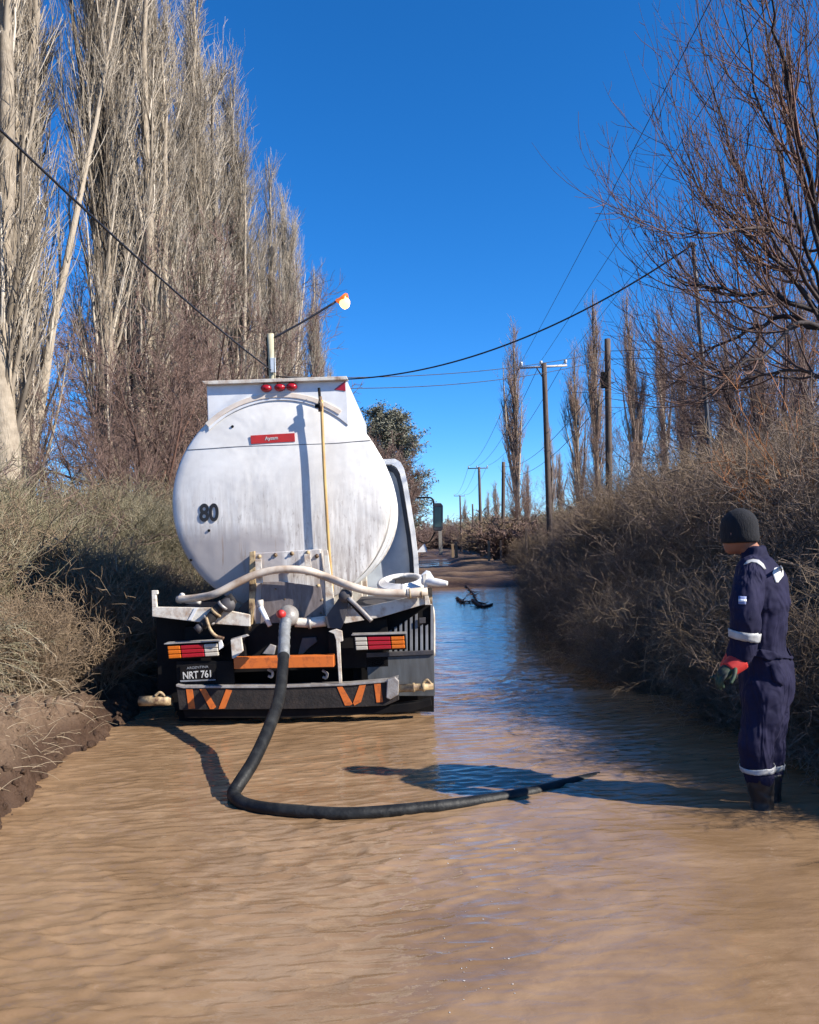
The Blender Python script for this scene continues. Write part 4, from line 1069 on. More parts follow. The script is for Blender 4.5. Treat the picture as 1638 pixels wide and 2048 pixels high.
def limb(pts, rads, n_=14, k=5, round_=True):
    p = smooth_path(pts, k); r_ = np.interp(np.linspace(0, 1, len(p)), np.linspace(0, 1, len(rads)), rads)
    if round_:
        d0 = (p[0] - p[1]).normalized(); d1 = (p[-1] - p[-2]).normalized()
        p = [p[0] + d0 * r_[0] * .9, p[0] + d0 * r_[0] * .55] + p + [p[-1] + d1 * r_[-1] * .55, p[-1] + d1 * r_[-1] * .9]
        r_ = np.concatenate([[r_[0] * .35, r_[0] * .8], r_, [r_[-1] * .8, r_[-1] * .35]])
    V, Qd = tube_arrays(np.array([list(x) for x in p])[None], np.array(r_)[None], n_)
    N_ = len(p)
    return [Vector(x) for x in V], [tuple(q) for q in Qd.tolist()] + [tuple(range(n_))[::-1], tuple(range((N_ - 1) * n_, N_ * n_))]
def fuse(name, chunks, mat, parent, voxel, smooth_it=8, folds=0.0, fsize=.1):
    v, f = [], []
    for cv, cf in chunks:
        o_ = len(v); v += cv; f += [tuple(i + o_ for i in q) for q in cf]
    me = pydata(name, v, f)
    bm = bmesh.new(); bm.from_mesh(me); bmesh.ops.recalc_face_normals(bm, faces=bm.faces); bm.to_mesh(me); bm.free()
    o = link(name, me, mat, parent, True)
    m = o.modifiers.new('remesh', 'REMESH'); m.mode = 'VOXEL'; m.voxel_size = voxel; m.use_smooth_shade = True
    m = o.modifiers.new('smooth', 'SMOOTH'); m.factor = .5; m.iterations = smooth_it
    if folds:
        for s_, st_, ty in ((fsize, folds, 'CLOUDS'), (fsize * .45, folds * .5, 'CLOUDS')):
            tx = bpy.data.textures.new(name + '_folds', ty); tx.noise_scale = s_; tx.noise_depth = 1
            m = o.modifiers.new('folds', 'DISPLACE'); m.texture = tx; m.strength = st_; m.mid_level = .5; m.texture_coords = 'LOCAL'
    return o
n = NT('navy_cloth')
fz = n.noise(4.5, 2, .5, (1.4, 1.4, .5), dist=1.8)
n.set(Base_Color=n.ramp(n.noise(5, 5, .6), [(.35, (.008, .008, .027)), (.7, (.017, .016, .046))]), Roughness=.85)
n.b.inputs['Specular IOR Level'].default_value = .2
n.b.inputs['Sheen Weight'].default_value = .0
n.set(Normal=n.bump(fz, .8, .05, n.bump(n.noise(60, 3, .5), .15, .002)))
MAT['navy'] = n.m
MAT['skin'] = simple('skin', (.30, .125, .075, 1), (.22, .085, .05, 1), 9, .55)
MAT['flag_blue'] = None
MAT['beanie'] = simple('black_knit', (.005, .0055, .008, 1), (.010, .010, .014, 1), 30, .95, bump=.6, bs=160, stretch=(1, 1, .2))
MAT['reflective'] = simple('reflective_tape', (.44, .44, .43, 1), (.28, .28, .29, 1), 20, .45)
MAT['print_white'] = simple('white_print', (.78, .78, .76, 1), (.60, .60, .60, 1), 20, .6)
MAT['glove_red'] = simple('glove_red', (.55, .025, .018, 1), (.42, .018, .015, 1), 14, .7)
MAT['glove_dark'] = simple('glove_dark', (.02, .045, .022, 1), (.012, .014, .012, 1), 20, .7, lo=.4, hi=.6)
MAT['boot'] = simple('rubber_boot', (.010, .010, .012, 1), (.025, .020, .018, 1), 7, .45)
# joints
hipc = pp(1529, 1385, .02); HL = hipc + LT * .095; HR = hipc - LT * .095
kneeL = pp(1512, 1492, -.07); kneeR = pp(1534, 1490, .08)
ankL = pp(1524, 1600, -.06); ankR = pp(1538, 1596, .08)
shc = pp(1513, 1138, .02)
ShL = shc + LT * .165 + UP * -.01; ShR = shc - LT * .165
ElL = pp(1493, 1248, -.22); WrL = pp(1481, 1318, -.20)
ElR = pp(1520, 1250, .20) + FW * .03; WrR = pp(1494, 1315, .14) + FW * .06
tors = [  # px, py, lateral half width, depth half width
    (1506, 1103, .062, .060), (1509, 1113, .085, .075), (1513, 1124, .150, .095), (1520, 1140, .200, .120), (1525, 1170, .212, .136), (1528, 1210, .202, .138),
    (1527, 1250, .180, .125), (1529, 1288, .158, .112), (1530, 1300, .155, .112), (1533, 1325, .175, .136), (1535, 1360, .182, .150), (1533, 1395, .178, .140), (1529, 1420, .16, .12)]
def torso(shrink):
    return ring_loft([(pp(a, b, .02), LT * (c * .95 - shrink), FW * (d * .96 - shrink)) for a, b, c, d in tors])
lean = UP
HC = pp(1477, 1060, .03); HF = (Vector((-.62, .78, -.02))).normalized(); HS = HF.cross(UP).normalized(); HU = HS.cross(HF).normalized()
def head_pt(f_, s_, u_): return HC + HF * f_ + HS * s_ + HU * u_
def head_chunks():
    secs = []
    for u_, cf, a, b in [(-.135, .040, .022, .028), (-.118, .035, .042, .052), (-.09, .022, .056, .072), (-.055, .010, .066, .086), (-.01, .004, .072, .094), (.035, .0, .073, .096), (.075, -.004, .064, .086), (.102, -.006, .044, .060), (.115, -.006, .018, .026)]:
        secs.append((head_pt(cf, 0, u_), HS * a, HF * b))
    ch = [ring_loft(secs, 20)]
    ch.append(limb([head_pt(.085, 0, -.005), head_pt(.102, 0, -.035), head_pt(.108, 0, -.052)], [.010, .013, .014], 8))
    for s_ in (-1, 1): ch.append(limb([head_pt(-.005, .074 * s_, .0), head_pt(-.008, .082 * s_, -.02), head_pt(-.002, .078 * s_, -.05)], [.012, .015, .009], 8))
    return ch
neck = limb([pp(1512, 1118, .02), pp(1500, 1100, .03), head_pt(-.02, 0, -.05)], [.062, .055, .056], 14)
def hand(w, d, side, spread, chunks, scale=1.0):
    """palm and five bent fingers from wrist w along d"""
    d = d.normalized(); nrm = d.cross(side).normalized()
    chunks.append(limb([w, w + d * .045, w + d * .085], [.027, .038, .036], 12))
    for k, (off, L_) in enumerate([(-.030, .066), (-.010, .078), (.011, .074), (.030, .058)]):
        b_ = w + d * .082 + side * off
        cur = nrm * .5
        chunks.append(limb([b_ - d * .01, b_ + d * L_ * .4 + side * off * .2, b_ + (d * .75 + cur * .45) * L_, b_ + (d * .9 + cur * 1.1) * L_], [.0115, .0105, .0098, .0088], 8, 3))
    t0 = w + d * .025 - side * .028
    chunks.append(limb([t0, t0 + (d * .6 - side * .75) * .035, t0 + (d * .9 - side * .75) * .058 + nrm * .01, t0 + (d * 1.25 - side * .7) * .07 + nrm * .02], [.014, .0125, .011, .0095], 8, 3))
hdL = (pp(1436, 1358, -.24) - WrL); hdR = (FW * .6 - UP * .8)
wL = WrL + hdL.normalized() * .035; wR = WrR + hdR.normalized() * .03
body_chunks = head_chunks() + [neck, torso(.035)]
for sh, el, wr in ((ShL, ElL, wL), (ShR, ElR, wR)): body_chunks.append(limb([sh, el, wr], [.055, .045, .030], 12))
for h_, k_, a_ in ((HL, kneeL, ankL), (HR, kneeR, ankR)): body_chunks.append(limb([h_, k_, a_], [.08, .055, .042], 12))
body = fuse('body', body_chunks, MAT['skin'], PE, .0085, 4)
# face: eyes, brows and mouth, small flat shapes set on the skin
for s_ in (-1, 1):
    o = fuse('eye', [limb([head_pt(.083, .030 * s_, -.008), head_pt(.0835, .034 * s_, -.008)], [.0095, .0095], 8)], MAT['print_white'], body, .002, 2)
o = fuse('mouth', [limb([head_pt(.080, -.022, -.082), head_pt(.088, 0, -.080), head_pt(.080, .022, -.082)], [.004, .0055, .004], 8)], MAT['glove_red'], body, .002, 2)
# coverall
cov = [torso(0)]
cov.append(limb([ShL + LT * -.04 + UP * .01, ShL + LT * .02 + UP * -.04, ElL + UP * .06, ElL, WrL + UP * .01], [.085, .086, .080, .080, .066], 16, round_=True))
cov.append(limb([ShR + LT * .04, ShR - LT * .02 + UP * -.04, ElR, WrR], [.085, .086, .078, .064], 16))
cov.append(limb([HL + UP * .03, HL - UP * .10, kneeL + UP * .04, kneeL - UP * .04, kneeL * .42 + ankL * .58], [.105, .108, .092, .090, .078], 16))
cov.append(limb([HR + UP * .03, HR - UP * .10, kneeR + UP * .04, kneeR - UP * .04, kneeR * .42 + ankR * .58], [.105, .108, .092, .090, .078], 16))
cov.append(ring_loft([(pp(1511, 1116, .02), LT * .085, FW * .082), (pp(1506, 1103, .025), LT * .078, FW * .078), (pp(1502, 1093, .03), LT * .074, FW * .074)]))
coverall = fuse('coverall', cov, MAT['navy'], PE, .0105, 6, .024, .11)
# waist gather and pocket flaps as thin raised cloth
def wrap_strip(name, pts, width, mat, target, off=.004, thick=.003, widthdir=UP, closed=False, nsub=6, rows=4):
    p = smooth_path(pts, nsub); v, f = [], []
    for q in p:
        for r_ in range(rows): v.append(q + widthdir * width * (r_ / (rows - 1) - .5))
    for i in range(len(p) - 1):
        for r_ in range(rows - 1):
            a = i * rows + r_; f.append((a, a + 1, a + rows + 1, a + rows))
    me = pydata(name, v, f); o = link(name, me, mat, target, True)
    m = o.modifiers.new('wrap', 'SHRINKWRAP'); m.target = target; m.wrap_method = 'NEAREST_SURFACEPOINT'; m.wrap_mode = 'ABOVE_SURFACE'; m.offset = off
    m = o.modifiers.new('solid', 'SOLIDIFY'); m.thickness = thick; m.offset = 1
    return o
def around(c, axis_, r_, n_=14, a0=0, a1=360, ref=None):
    axis_ = axis_.normalized(); u = (ref or UP.cross(axis_) if abs(axis_.z) < .9 else Vector((1, 0, 0))).normalized(); u = (u - axis_ * u.dot(axis_)).normalized(); w = axis_.cross(u)
    return [c + (u * math.cos(R(a0 + (a1 - a0) * i / n_)) + w * math.sin(R(a0 + (a1 - a0) * i / n_))) * r_ for i in range(n_ + 1)]
eb = pp(1499, 1272, -.22)
wrap_strip('reflective_band', around(eb, (WrL - ElL), .095), .045, MAT['reflective'], coverall, .005)
for kn, an in ((kneeL, ankL), (kneeR, ankR)):
    c_ = kn * .60 + an * .40
    wrap_strip('reflective_band', around(c_ + UP * .0, (an - kn), .10), .028, MAT['reflective'], coverall, .005)
# sleeve flag and back print, laid on the finished cloth surface
from mathutils.bvhtree import BVHTree
dg = bpy.context.evaluated_depsgraph_get()
ev = coverall.evaluated_get(dg); mev = ev.to_mesh()
bvh = BVHTree.FromPolygons([v_.co.copy() for v_ in mev.vertices], [tuple(p_.vertices) for p_ in mev.polygons]); ev.to_mesh_clear()
def patch(name, outline, mat, off=.004):
    q = [Vector((x, y, 0)) for x, y in outline]
    bm = bmesh.new(); bm.faces.new([bm.verts.new(v_) for v_ in q])
    bmesh.ops.triangulate(bm, faces=bm.faces); bmesh.ops.subdivide_edges(bm, edges=bm.edges, cuts=2, use_grid_fill=True)
    for v_ in bm.verts:
        d = ray(v_.co.x, v_.co.y).normalized(); h = bvh.ray_cast(CAM - PO, d)
        v_.co = (h[0] - d * off) if h[0] else (pp(v_.co.x, v_.co.y, -.2))
    me = bpy.data.meshes.new(name); bm.to_mesh(me); bm.free()
    o = link(name, me, mat, coverall, True)
    m = o.modifiers.new('solid', 'SOLIDIFY'); m.thickness = .003; m.offset = 0
MAT['flag_blue'] = simple('flag_pale_blue', (.20, .24, .42, 1), (.17, .20, .36, 1), 20, .7)
patch('sleeve_flag', [(1477, 1192), (1493, 1193), (1492, 1209), (1477, 1208)], MAT['flag_blue'])
patch('flag_stripe', [(1477, 1198), (1493, 1199), (1493, 1203), (1477, 1203)], MAT['print_white'], .007)
patch('back_print', [(1545, 1146), (1549, 1136), (1557, 1134), (1562, 1131), (1566, 1140), (1567, 1151), (1562, 1157), (1556, 1158), (1557, 1165), (1551, 1165)], MAT['print_white'])
patch('shoulder_band', [(1487, 1130), (1494, 1121), (1506, 1118), (1518, 1120), (1527, 1128), (1532, 1138), (1528, 1139), (1521, 1131), (1512, 1125), (1502, 1124), (1494, 1128)], MAT['reflective'])
patch('back_pocket', [(1540, 1330), (1568, 1326), (1574, 1352), (1566, 1372), (1546, 1362)], MAT['navy'], .006)
wrap_strip('waist_band', around(pp(1530, 1300, .02), UP, .20), .028, MAT['navy'], coverall, .010, .005)
# beanie
bs_ = []
for u_, a, b, cf in [(-.062, .084, .100, -.004), (-.056, .088, .105, -.004), (-.02, .0935, .110, -.005), (-.016, .0915, .107, -.005), (.03, .094, .108, -.005), (.070, .088, .100, -.006), (.098, .072, .083, -.008), (.119, .049, .057, -.01), (.131, .024, .028, -.012), (.135, .008, .009, -.012)]:
    bs_.append((head_pt(cf, 0, u_ - .012), HS * a, HF * b))
v, f = ring_loft(bs_, 40)
be = link('beanie', pydata('beanie', v, f), MAT['beanie'], PE, True)
m = be.modifiers.new('sub', 'SUBSURF'); m.levels = 1; m.render_levels = 1
# gloves
for w, wr, d, side in ((wL, WrL, hdL, (UP * .35 - FW * .1 + LT * -.6)), (wR, WrR, hdR, LT)):
    d = d.normalized(); side = (side - d * side.dot(d)).normalized()
    ch = []; hand(w + d * .01, d, side, 1, ch)
    g_ = fuse('glove', ch, MAT['glove_dark'], PE, .0042, 2)
    cuff = fuse('glove_cuff', [limb([wr + d * .005, wr + d * .05, wr + d * .095], [.058, .052, .044], 16, round_=False)], MAT['glove_red'], g_, .006, 2)
# boots
for kn, an in ((kneeL, ankL), (kneeR, ankR)):
    top = kn * .50 + an * .50
    fuse('boot', [limb([top, kn * .25 + an * .75, an, an - UP * .12, an - UP * .2], [.078, .070, .062, .064, .066], 16, round_=False),
                  limb([an - UP * .17 - FW * .03, an - UP * .19 + FW * .1, an - UP * .20 + FW * .19], [.05, .05, .038], 12)], MAT['boot'], PE, .009, 3, .012, .07)
# ------------------------------------------------------------------ hose, poles, wires and small things
MAT['hose_black'] = simple('black_suction_hose', (.006, .0065, .007, 1), (.030, .031, .030, 1), 9, .55, bump=.5, bs=30, lo=.45, hi=.75)
sh0 = P(572, 1242, 6.83)
pts = [sh0, P(569, 1262, 6.75), G(566, 1330, .60), G(558, 1395, .42), G(538, 1455, .30), G(508, 1520, .17), G(478, 1568, .075), G(467, 1588, .03), G(480, 1604, .02), G(515, 1615, .015), G(580, 1622, .018), G(700, 1628, .016), G(840, 1617, .012), G(950, 1604, .004), G(1060, 1586, -.008), G(1140, 1567, -.022), G(1200, 1554, -.04), G(1280, 1540, -.12)]
org = G(560, 1620, 0)
HE = empty('suction_hose', tuple(org), 'thick black suction hose running from the tank outlet down into the muddy water', 'hose')
def rel(ps, o): return [Vector(p) - Vector(o) for p in ps]
pipe('hose', rel(pts, org), [.044, .043, .042, .040, .038, .036, .036, .035], MAT['hose_black'], HE, 16, 8)
MAT['hose_black'].node_tree.nodes['Principled BSDF'].inputs['Specular IOR Level'].default_value = .3
MAT['hose_top'] = simple('grey_dusty_hose', (.20, .21, .22, 1), (.11, .11, .11, 1), 10, .5, bump=.6, bs=40)
p2 = smooth_path(pts, 8)
pipe('hose_sleeve', rel([p + Vector((0, 0, 0)) for p in p2[:15]], org), .0462, MAT['hose_top'], HE, 16, 1)
for k in range(8):
    a, b = p2[k * 2], p2[k * 2 + 1]
    lathe('hose_ring', [(.045, -.006), (.050, 0), (.045, .006)], a - org, (b - a), MAT['hose_top'], HE, 18)

MAT['pole_wood'] = simple('pole_wood', (.060, .042, .036, 1), (.13, .095, .075, 1), 6, .85, stretch=(4, 4, .4), bump=.6)
MAT['pole_iron'] = simple('pole_iron', (.022, .024, .034, 1), (.04, .04, .05, 1), 8, .5)
MAT['arm_white'] = simple('arm_white', (.55, .52, .50, 1), (.40, .36, .34, 1), 8, .6)
MAT['insulator'] = simple('insulator_glass', (.62, .62, .64, 1), (.5, .5, .5, 1), 8, .2)
MAT['wire'] = simple('wire_black', (.012, .012, .016, 1), (.02, .02, .024, 1), 8, .5)
def pole(top, base_px, Y, r0, r1, mat, label, cat='utility pole', group=None, name='utility_pole'):
    b = P(*base_px, Y); d = (b - top) / (b.z - top.z); base = top + d * (-top.z + gz(b.x, Y) - .3)
    e = empty(name, tuple(base), label, cat, group)
    V, Qd = tube_arrays(np.array([list(Vector((0, 0, 0)).lerp(top - base, t)) for t in np.linspace(0, 1, 9)])[None], np.linspace(r0, r1, 9)[None], 10)
    link('pole', pydata('pole', V, [tuple(q) for q in Qd.tolist()] + [tuple(range(80, 90))]), mat, e, True)
    return e, base
def arm(e, base, a, b, r_, mat, ins):
    pipe('crossarm', rel([a, b], base), r_, mat, e, 6, 1)
    for t in ins:
        c = a.lerp(b, t) - base
        lathe('insulator', [(.02, 0), (.02, .08), (.06, .09), (.035, .13), (.06, .15), (.045, .2), (.001, .22)], c, (0, 0, 1), MAT['insulator'], e, 10)
def wire(ps, r_, label, sag, cat='cable', group=None, n_=40, name='overhead_wire'):
    a, b = Vector(ps[0]), Vector(ps[1])
    line = [a.lerp(b, i / n_) - Vector((0, 0, sag * 4 * (i / n_) * (1 - i / n_))) for i in range(n_ + 1)]
    V, Qd = tube_arrays(np.array([list(x) for x in line])[None], np.full((1, n_ + 1), r_), 6)
    return tag(link(name, np_mesh(name, V, Qd), MAT['wire']), label, cat, group)
# first line of poles
tA, tC, tE = P(1088, 726, 28), P(958, 934, 67), P(920, 991, 109)
eA, bA = pole(tA, (1098, 1020), 28, .11, .085, MAT['pole_wood'], 'dark wooden utility pole with a white crossarm, nearest of its line')
aA = (P(1040, 736, 28), P(1134, 731, 28)); arm(eA, bA, aA[0], aA[1], .04, MAT['arm_white'], (.03, .45, .97))
pipe('brace', rel([P(1072, 734, 28), P(1090, 762, 28)], bA), .02, MAT['pole_wood'], eA, 6, 1)
eC, bC = pole(tC, (963, 1104), 67, .15, .10, MAT['pole_wood'], 'dark wooden utility pole with a thin crossarm, second of its line')
aC = (P(936, 937, 67), P(976, 936, 67)); arm(eC, bC, aC[0], aC[1], .04, MAT['pole_wood'], (.03, .45, .97))
eE, bE = pole(tE, (923, 1104), 109, .15, .10, MAT['pole_wood'], 'small far utility pole with crossarm near the end of the road')
aE = (P(908, 992, 109), P(930, 992, 109)); arm(eE, bE, aE[0], aE[1], .04, MAT['pole_wood'], (.03, .45, .97))
tI = P(896, 1030, 180); pole(tI, (897, 1095), 180, .15, .1, MAT['pole_wood'], 'farthest tiny pole at the end of the road')
for k, t in enumerate((.03, .45, .97)):
    w = ('left', 'middle', 'right')[k]
    h = Vector((0, 0, .2))
    q = [x[0].lerp(x[1], t) + h for x in (aA, aC, aE)]
    near = Vector((q[0].x + .1, -11, q[0].z))
    wire((near, q[0]), .006, 'thin %s wire coming overhead from the upper right to the white crossarm' % w, .22, group='wires of the crossarm line')
    wire((q[0], q[1]), .010, 'thin %s wire from the white crossarm to the second pole' % w, .7, group='wires of the crossarm line')
    wire((q[1], q[2]), .012, 'thin far %s wire between the second and third crossarm poles' % w, .7, group='wires of the crossarm line')
# second line
tB, tD, tF = P(1215, 678, 23), P(1007, 924, 58), P(945, 1008, 104)
eB, bB = pole(tB, (1218, 955), 23, .105, .085, MAT['pole_wood'], 'thick dark wooden pole with a box, standing in the right bank scrub')
box('pole_box', tuple(P(1204, 775, 22.9) - bB), tuple(P(1214, 745, 23.05) - bB), MAT['black_steel'], eB)
pole(tD, (1006, 1070), 58, .15, .12, MAT['pole_wood'], 'plain wooden pole without crossarm, right of the second crossarm pole')
pole(tF, (948, 1105), 104, .15, .1, MAT['pole_wood'], 'short far wooden pole without crossarm, between the other far poles')
wire((tB - Vector((0, 0, .9)), tD - Vector((0, 0, .3))), .011, 'upper slack wire running from the boxed pole down the road', .8, group='wires of the plain pole line')
wire((tB - Vector((0, 0, 1.5)), tD - Vector((0, 0, .8))), .011, 'lower slack wire running from the boxed pole down the road', .9, group='wires of the plain pole line')
# thin iron pole and the black cable over the road
tG = P(1386, 489, 13)
eG, bG = pole(tG, (1418, 882), 13, .038, .033, MAT['pole_iron'], 'tall thin dark iron pole leaning slightly, holding the thick cable', 'pole', name='iron_pole')
pipe('bracket', rel([P(1377, 493, 13), P(1383, 487, 13), P(1392, 492, 13)], bG), .03, MAT['pole_iron'], eG, 8)
# short post behind the tanker with an orange flag on its arm
YP = 16
tH = P(541, 668, YP)
MAT['post_pale'] = simple('pale_post', (.50, .47, .33, 1), (.36, .32, .22, 1), 7, .7)
eH, bH = pole(tH, (545, 760, ), YP, .075, .068, MAT['post_pale'], 'pale square post behind the tank top carrying a thin arm with an orange plastic flag', 'lamp post', name='flag_post')  # the post carries a plastic flag, no lamp
box('post_back', tuple(P(534, 750, YP + .02) - bH), tuple(P(538, 676, YP + .1) - bH), MAT['black_steel'], eH)
box('meter_cover', tuple(P(541, 745, YP - .12) - bH), tuple(P(551, 716, YP - .07) - bH), MAT['cab_white'], eH)
pipe('arm', rel([P(547, 676, YP), P(610, 641, YP), P(672, 603, YP)], bH), .022, MAT['pole_iron'], eH, 8)
n = NT('orange_flag'); n.set(Base_Color=(.8, .10, .01, 1), Roughness=.3); n.b.inputs['Emission Color'].default_value = (1, .22, .02, 1); n.b.inputs['Emission Strength'].default_value = .35
m_or = n.m
n = NT('sunlit_flag_glow'); n.set(Base_Color=(.9, .5, .1, 1), Roughness=.3); n.b.inputs['Emission Color'].default_value = (1, .62, .16, 1); n.b.inputs['Emission Strength'].default_value = 2.2  # emission imitates sun shining through the orange plastic flag
m_gl = n.m
c0 = P(672, 601, YP) - bH; c1 = P(697, 600, YP) - bH
lathe('flag_cone', [(.001, -.01), (.03, .0), (.06, .06), (.13, .13), (.16, .17), (.15, .22), (.12, .215)], c0, (1, -.1, -.15), m_or, eH, 7)
lathe('flag_glow', [(.001, .10), (.06, .11), (.10, .16), (.115, .22), (.08, .27), (.001, .28)], c0 + Vector((0, -.03, -.02)), (1, -.25, -.35), m_gl, eH, 12)
# cables meeting at the post
ca = P(545, 742, YP)
wire((P(-160, 105, 6.2), ca), .014, 'thick black cable sloping down from the upper left to the post behind the tank', .12, name='overhead_cable')
wire((ca + Vector((.05, 0, -.1)), tG), .014, 'thick black cable rising from behind the tank to the thin iron pole', .75, name='overhead_cable')
for k, (y0, y1, s_) in enumerate(((745, 702, .25), (765, 718, .3))):
    wire((P(548, y0 + 8, YP), P(1214, y1, 23)), .009, ('upper' if k == 0 else 'lower') + ' thin wire crossing the road from the post behind the tank to the boxed pole', s_, group='thin wires crossing the road')
    wire((P(1216, y1, 23), P(1500, y1 - 26, 21)), .009, ('upper' if k == 0 else 'lower') + ' thin wire leading right from the boxed pole behind the big tree', s_ * .3, group='thin wires crossing the road')

# fence posts
MAT['concrete'] = simple('concrete', (.30, .27, .23, 1), (.17, .15, .13, 1), 12, .85, bump=.5)
def stub(pxt, pyt, pyb, Y, w, mat, label, name='fence_post', group=None):
    t = P(pxt, pyt, Y); z0 = gz(t.x, Y) - .2
    me_v = [(sx * w / 2 * k, sy * w / 2 * k, z) for z, k in ((0, 1.05), (t.z - z0 - .03, 1), (t.z - z0, .8)) for sx, sy in ((-1, -1), (1, -1), (1, 1), (-1, 1))]
    fs = [(3, 2, 1, 0), (8, 9, 10, 11)] + [(k * 4 + i, k * 4 + (i + 1) % 4, (k + 1) * 4 + (i + 1) % 4, (k + 1) * 4 + i) for k in (0, 1) for i in range(4)]
    o = link(name, pydata(name, me_v, fs), mat, None, False, .006); o.location = (t.x, Y, z0)
    return tag(o, label, 'fence post', group)
stub(49, 1122, 1190, 8.4, .12, MAT['concrete'], 'short square concrete post stub half buried in the left scrub')
stub(880, 1058, 1102, 85, .35, MAT['concrete'], 'pale upright post beside the road below the truck mirror')
stub(912, 1085, 1108, 66, .22, MAT['straw'], 'short pale fence post left of the second crossarm pole')
stub(905, 1088, 1108, 70, .2, MAT['straw'], 'short pale fence post, farthest left at the bend of the road')
stub(977, 1082, 1112, 52, .14, MAT['straw'], 'thin pale fence stake right of the second crossarm pole')
stub(1001, 1080, 1105, 50, .12, MAT['pole_wood'], 'short dark fence stake below the plain wooden pole')
stub(1052, 1056, 1080, 36, .10, MAT['pole_wood'], 'dark stake poking out of the right bank scrub')
# white sheet on the ground
cS = G(846, 1099, .2) if False else P(845, 1098, 60)
v = [(-.5, 0, -.25), (.35, 0, -.25), (.3, .5, -.25), (-.4, .5, -.25), (.15, .1, .42), (.28, .3, .1)]
o = link('white_sack', pydata('white_sack', v, [(0, 1, 4), (1, 2, 5), (1, 5, 4), (2, 3, 5), (3, 0, 4), (3, 4, 5), (0, 3, 2, 1)]), MAT['white_clean'], None, False, .03); o.location = cS
tag(o, 'small crumpled white sack lying beside the truck cab on the far road edge', 'sack')

# dead branches lying in the flooded road
def branch(name, pxs, r_, label, z=0.02):
    ps = [G(a, b, z) if c is None else P(a, b, c) for a, b, c in pxs]
    o_ = ps[0]; e = empty(name, tuple(o_), label, 'branch', 'dead branches lying in the flooded road')
    pipe('stem', rel(ps, o_), [r_, r_ * .5], MAT['dark_twig'], e, 6, 4)
    rg = np.random.default_rng(len(pxs) + int(pxs[0][0]))
    P0 = np.array([list(p - o_) for p in smooth_path(ps, 4)])[None]
    st, d, rr__, _, _ = sprout(P0, np.full((1, P0.shape[1]), r_), 26, .1, 1, 50, rg, .5)
    d[:, 2] *= .35
    p1, q1 = grow(st, d, rg.uniform(.08, .35, len(st)), np.full(len(st), r_ * .35), 5, -.02, .15, .4, rg)
    tag(link('twigs', merge_tubes('twigs', [(p1, q1, 4)], rg), MAT['dark_twig'], e), kind='stuff')
branch('fallen_branch', [(945, 1200, None), (955, 1208, None), (968, 1213, None), (985, 1208, None)], .045, 'dark fallen branch lying in the far puddle below the crossarm poles')
branch('fallen_branch', [(915, 1196, None), (922, 1203, None), (930, 1204, None)], .04, 'short dark branch in the puddle, left of the bigger one')
branch('fallen_branch', [(932, 1171, None), (945, 1186, None), (955, 1204, None)], .035, 'thin dark branch slanting from the mud bar into the puddle')

# earth clods, straw and twigs on the left heap
rg = np.random.default_rng(77)
def blobs(name, label, P_, S_, mat):
    ico = bmesh.new(); bmesh.ops.create_icosphere(ico, subdivisions=2, radius=1)
    bv = np.array([list(v.co) for v in ico.verts]); bf = np.array([[l.index for l in f.verts] for f in ico.faces]); ico.free()
    n_ = len(P_)
    V = bv[None] * (1 + rg.normal(0, .24, (n_, len(bv), 1))) * S_[:, None, None] * rg.uniform(.6, 1.2, (n_, 1, 3)) + P_[:, None]
    F = bf[None] + (np.arange(n_) * len(bv))[:, None, None]
    me = np_mesh(name, V.reshape(-1, 3), F.reshape(-1, 3), None, False)
    return tag(link(name, me, mat), label, kind='stuff')
x = rg.uniform(-4.4, -2.28, 1500); y = rg.uniform(3.75, 7.6, 1500)
zz = height(x, y); k = (zz > -.04) & (rg.random(1500) < np.where(x > -3.0, .85, .30))
pos = np.stack([x, y, zz + .005], -1)[k]
blobs('mud_clods', 'small clods and stones strewn over the left mud bank', pos, rg.uniform(.006, .026, len(pos)) * rg.uniform(.4, 1.7, len(pos)), MAT['dirt'])
x = rg.uniform(-5, -2.5, 2600); y = rg.uniform(3.8, 7.2, 2600); zz = height(x, y); k = (zz > .08)
st = np.stack([x, y, zz], -1)[k]; m_ = len(st)
d = rg.normal(0, 1, (m_, 3)); d[:, 2] = np.abs(d[:, 2]) * .35 + .05
p1, q1 = grow(st, d, rg.uniform(.05, .26, m_), np.full(m_, .0022), 5, -.12, .12, .5, rg)
tag(link('dry_grass', merge_tubes('dry_grass', [(p1, q1, 3)], rg), MAT['straw']), 'dry straw and broken stems lying on the left mud bank', kind='stuff')
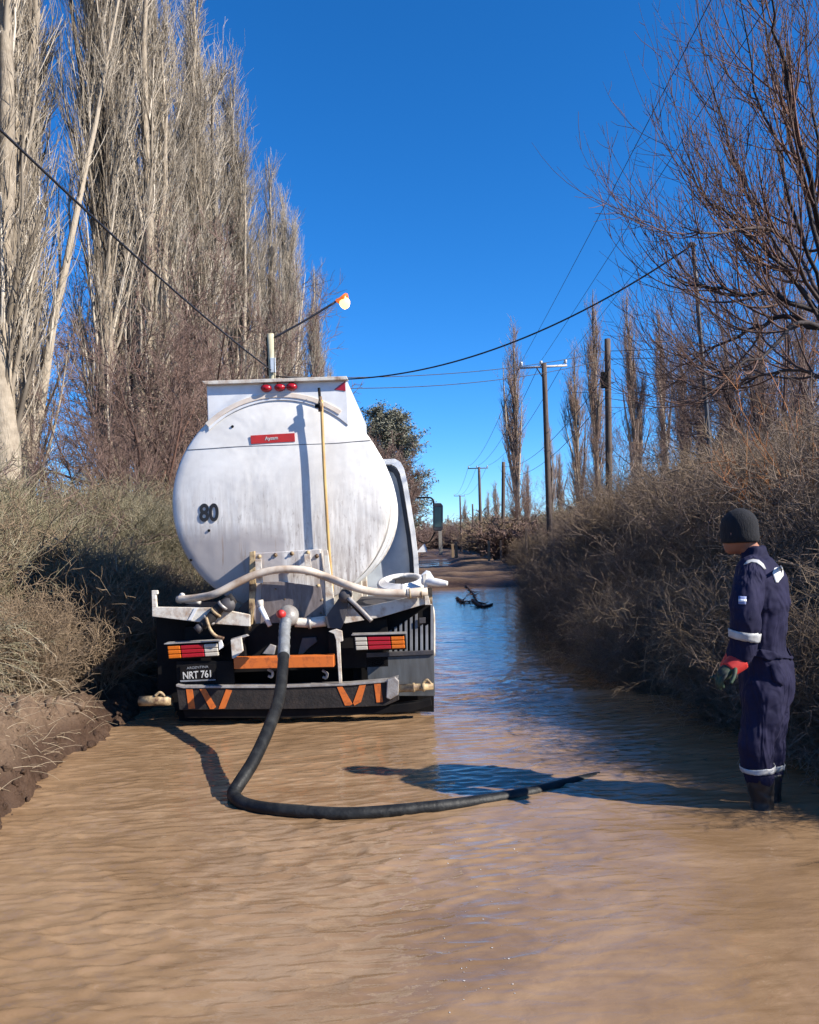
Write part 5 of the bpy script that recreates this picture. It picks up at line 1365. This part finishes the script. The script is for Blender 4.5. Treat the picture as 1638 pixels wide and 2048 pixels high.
# arched dry shrub at the left edge
def arched(name, x, y, nst, H, mat, label, cat, droop=-.10, side=(1, -.1), seed=3, r_=.006, grp=None, k1=9):
    rg = np.random.default_rng(seed)
    st = np.zeros((nst, 3)); st[:, :2] = rg.normal(0, .14, (nst, 2))
    d = np.stack([rg.normal(side[0], .45, nst), rg.normal(side[1], .45, nst), rg.uniform(1.1, 2.4, nst)], -1)
    p0, q0 = grow(st, d, H * rg.uniform(.6, 1.2, nst), np.full(nst, r_), 12, droop, .05, .35, rg)
    s2, d2, r2, _, _ = sprout(p0, q0, k1, .2, 1, 40, rg, .7)
    p1, q1 = grow(s2, d2, H * rg.uniform(.08, .32, len(s2)), np.full(len(s2), r_ * .55), 6, droop * .8, .1, .5, rg)
    s3, d3, r3, _, _ = sprout(p1, q1, 4, .1, 1, 45, rg, .7)
    p2, q2 = grow(s3, d3, H * rg.uniform(.03, .12, len(s3)), np.full(len(s3), r_ * .4), 3, droop * .5, .2, .5, rg)
    e = empty(name, (x, y, gz(x, y)), label, cat, grp)
    link('stems', merge_tubes('stems', [(p0, q0, 5)], rg), mat, e); link('twigs', merge_tubes('twigs', [(p1, q1, 3), (p2, q2, 3)], rg), mat, e)
    return e
arched('dry_shrub', -4.15, 7.0, 36, .8, MAT['straw'], 'pale dry shrub with arching stems hanging over the left mud bank', 'shrub', seed=3)
arched('dry_shrub', -4.35, 6.5, 60, 1.0, MAT['broom_green'], 'grey green shrub with drooping stems cut by the left edge', 'shrub', seed=4, k1=12)
arched('dry_shrub', -4.9, 7.6, 60, 1.3, MAT['broom_green'], 'grey green shrub behind the concrete post stub', 'shrub', -.03, (.1, 0), 5, k1=12)
# orange shoots at the right edge
bx = P(1672, 1000, 8.6)
e = arched('willow_shrub', bx.x, 8.6, 12, 2.7, MAT['orange_twig'], 'willow shrub with bright orange shoots at the right edge, above the person', 'shrub', .02, (-.35, 0), 8, .0085, None, 6)
e.location.z = .5
# light dead wood tangled low in the right scrub
tb = P(1180, 1190, 10.3)
arched('dry_shrub', 2.5, 10.2, 40, 1.15, MAT['straw'], 'tangle of pale dead twigs low in the right bank scrub above the water', 'shrub', -.10, (-.9, -.3), 21, .004, None, 10)
arched('dry_shrub', 3.2, 5.4, 40, 1.2, MAT['thicket_tan'], 'tangle of tan twigs beside the person at the right edge', 'shrub', -.10, (-.9, -.3), 22, .004, None, 10)
arched('dry_shrub', 2.9, 7.2, 46, 1.25, MAT['thicket_tan'], 'brown shrub leaning over the water left of the person', 'shrub', -.09, (-1, -.2), 23, .004, None, 10)

# foam flecks drifting on the water below the truck's reflection edge
fx = rg.uniform(0, 1, 55)
pos = np.array([list(G(880 + 130 * a + rg.normal(0, 45), 1660 + 360 * rg.random(), .006)) for a in fx])
pos[:, 2] = ripple(pos[:, 0], pos[:, 1]) - .001
ff = blobs('foam_flecks', 'tiny pale foam flecks drifting on the muddy water', pos, rg.uniform(.0015, .0038, 55), MAT['arm_white'])
for v_ in ff.data.vertices: v_.co.z = .0008 + float(ripple(np.array([[v_.co.x]]), np.array([[v_.co.y]]))[0, 0]) - .004 + .0006
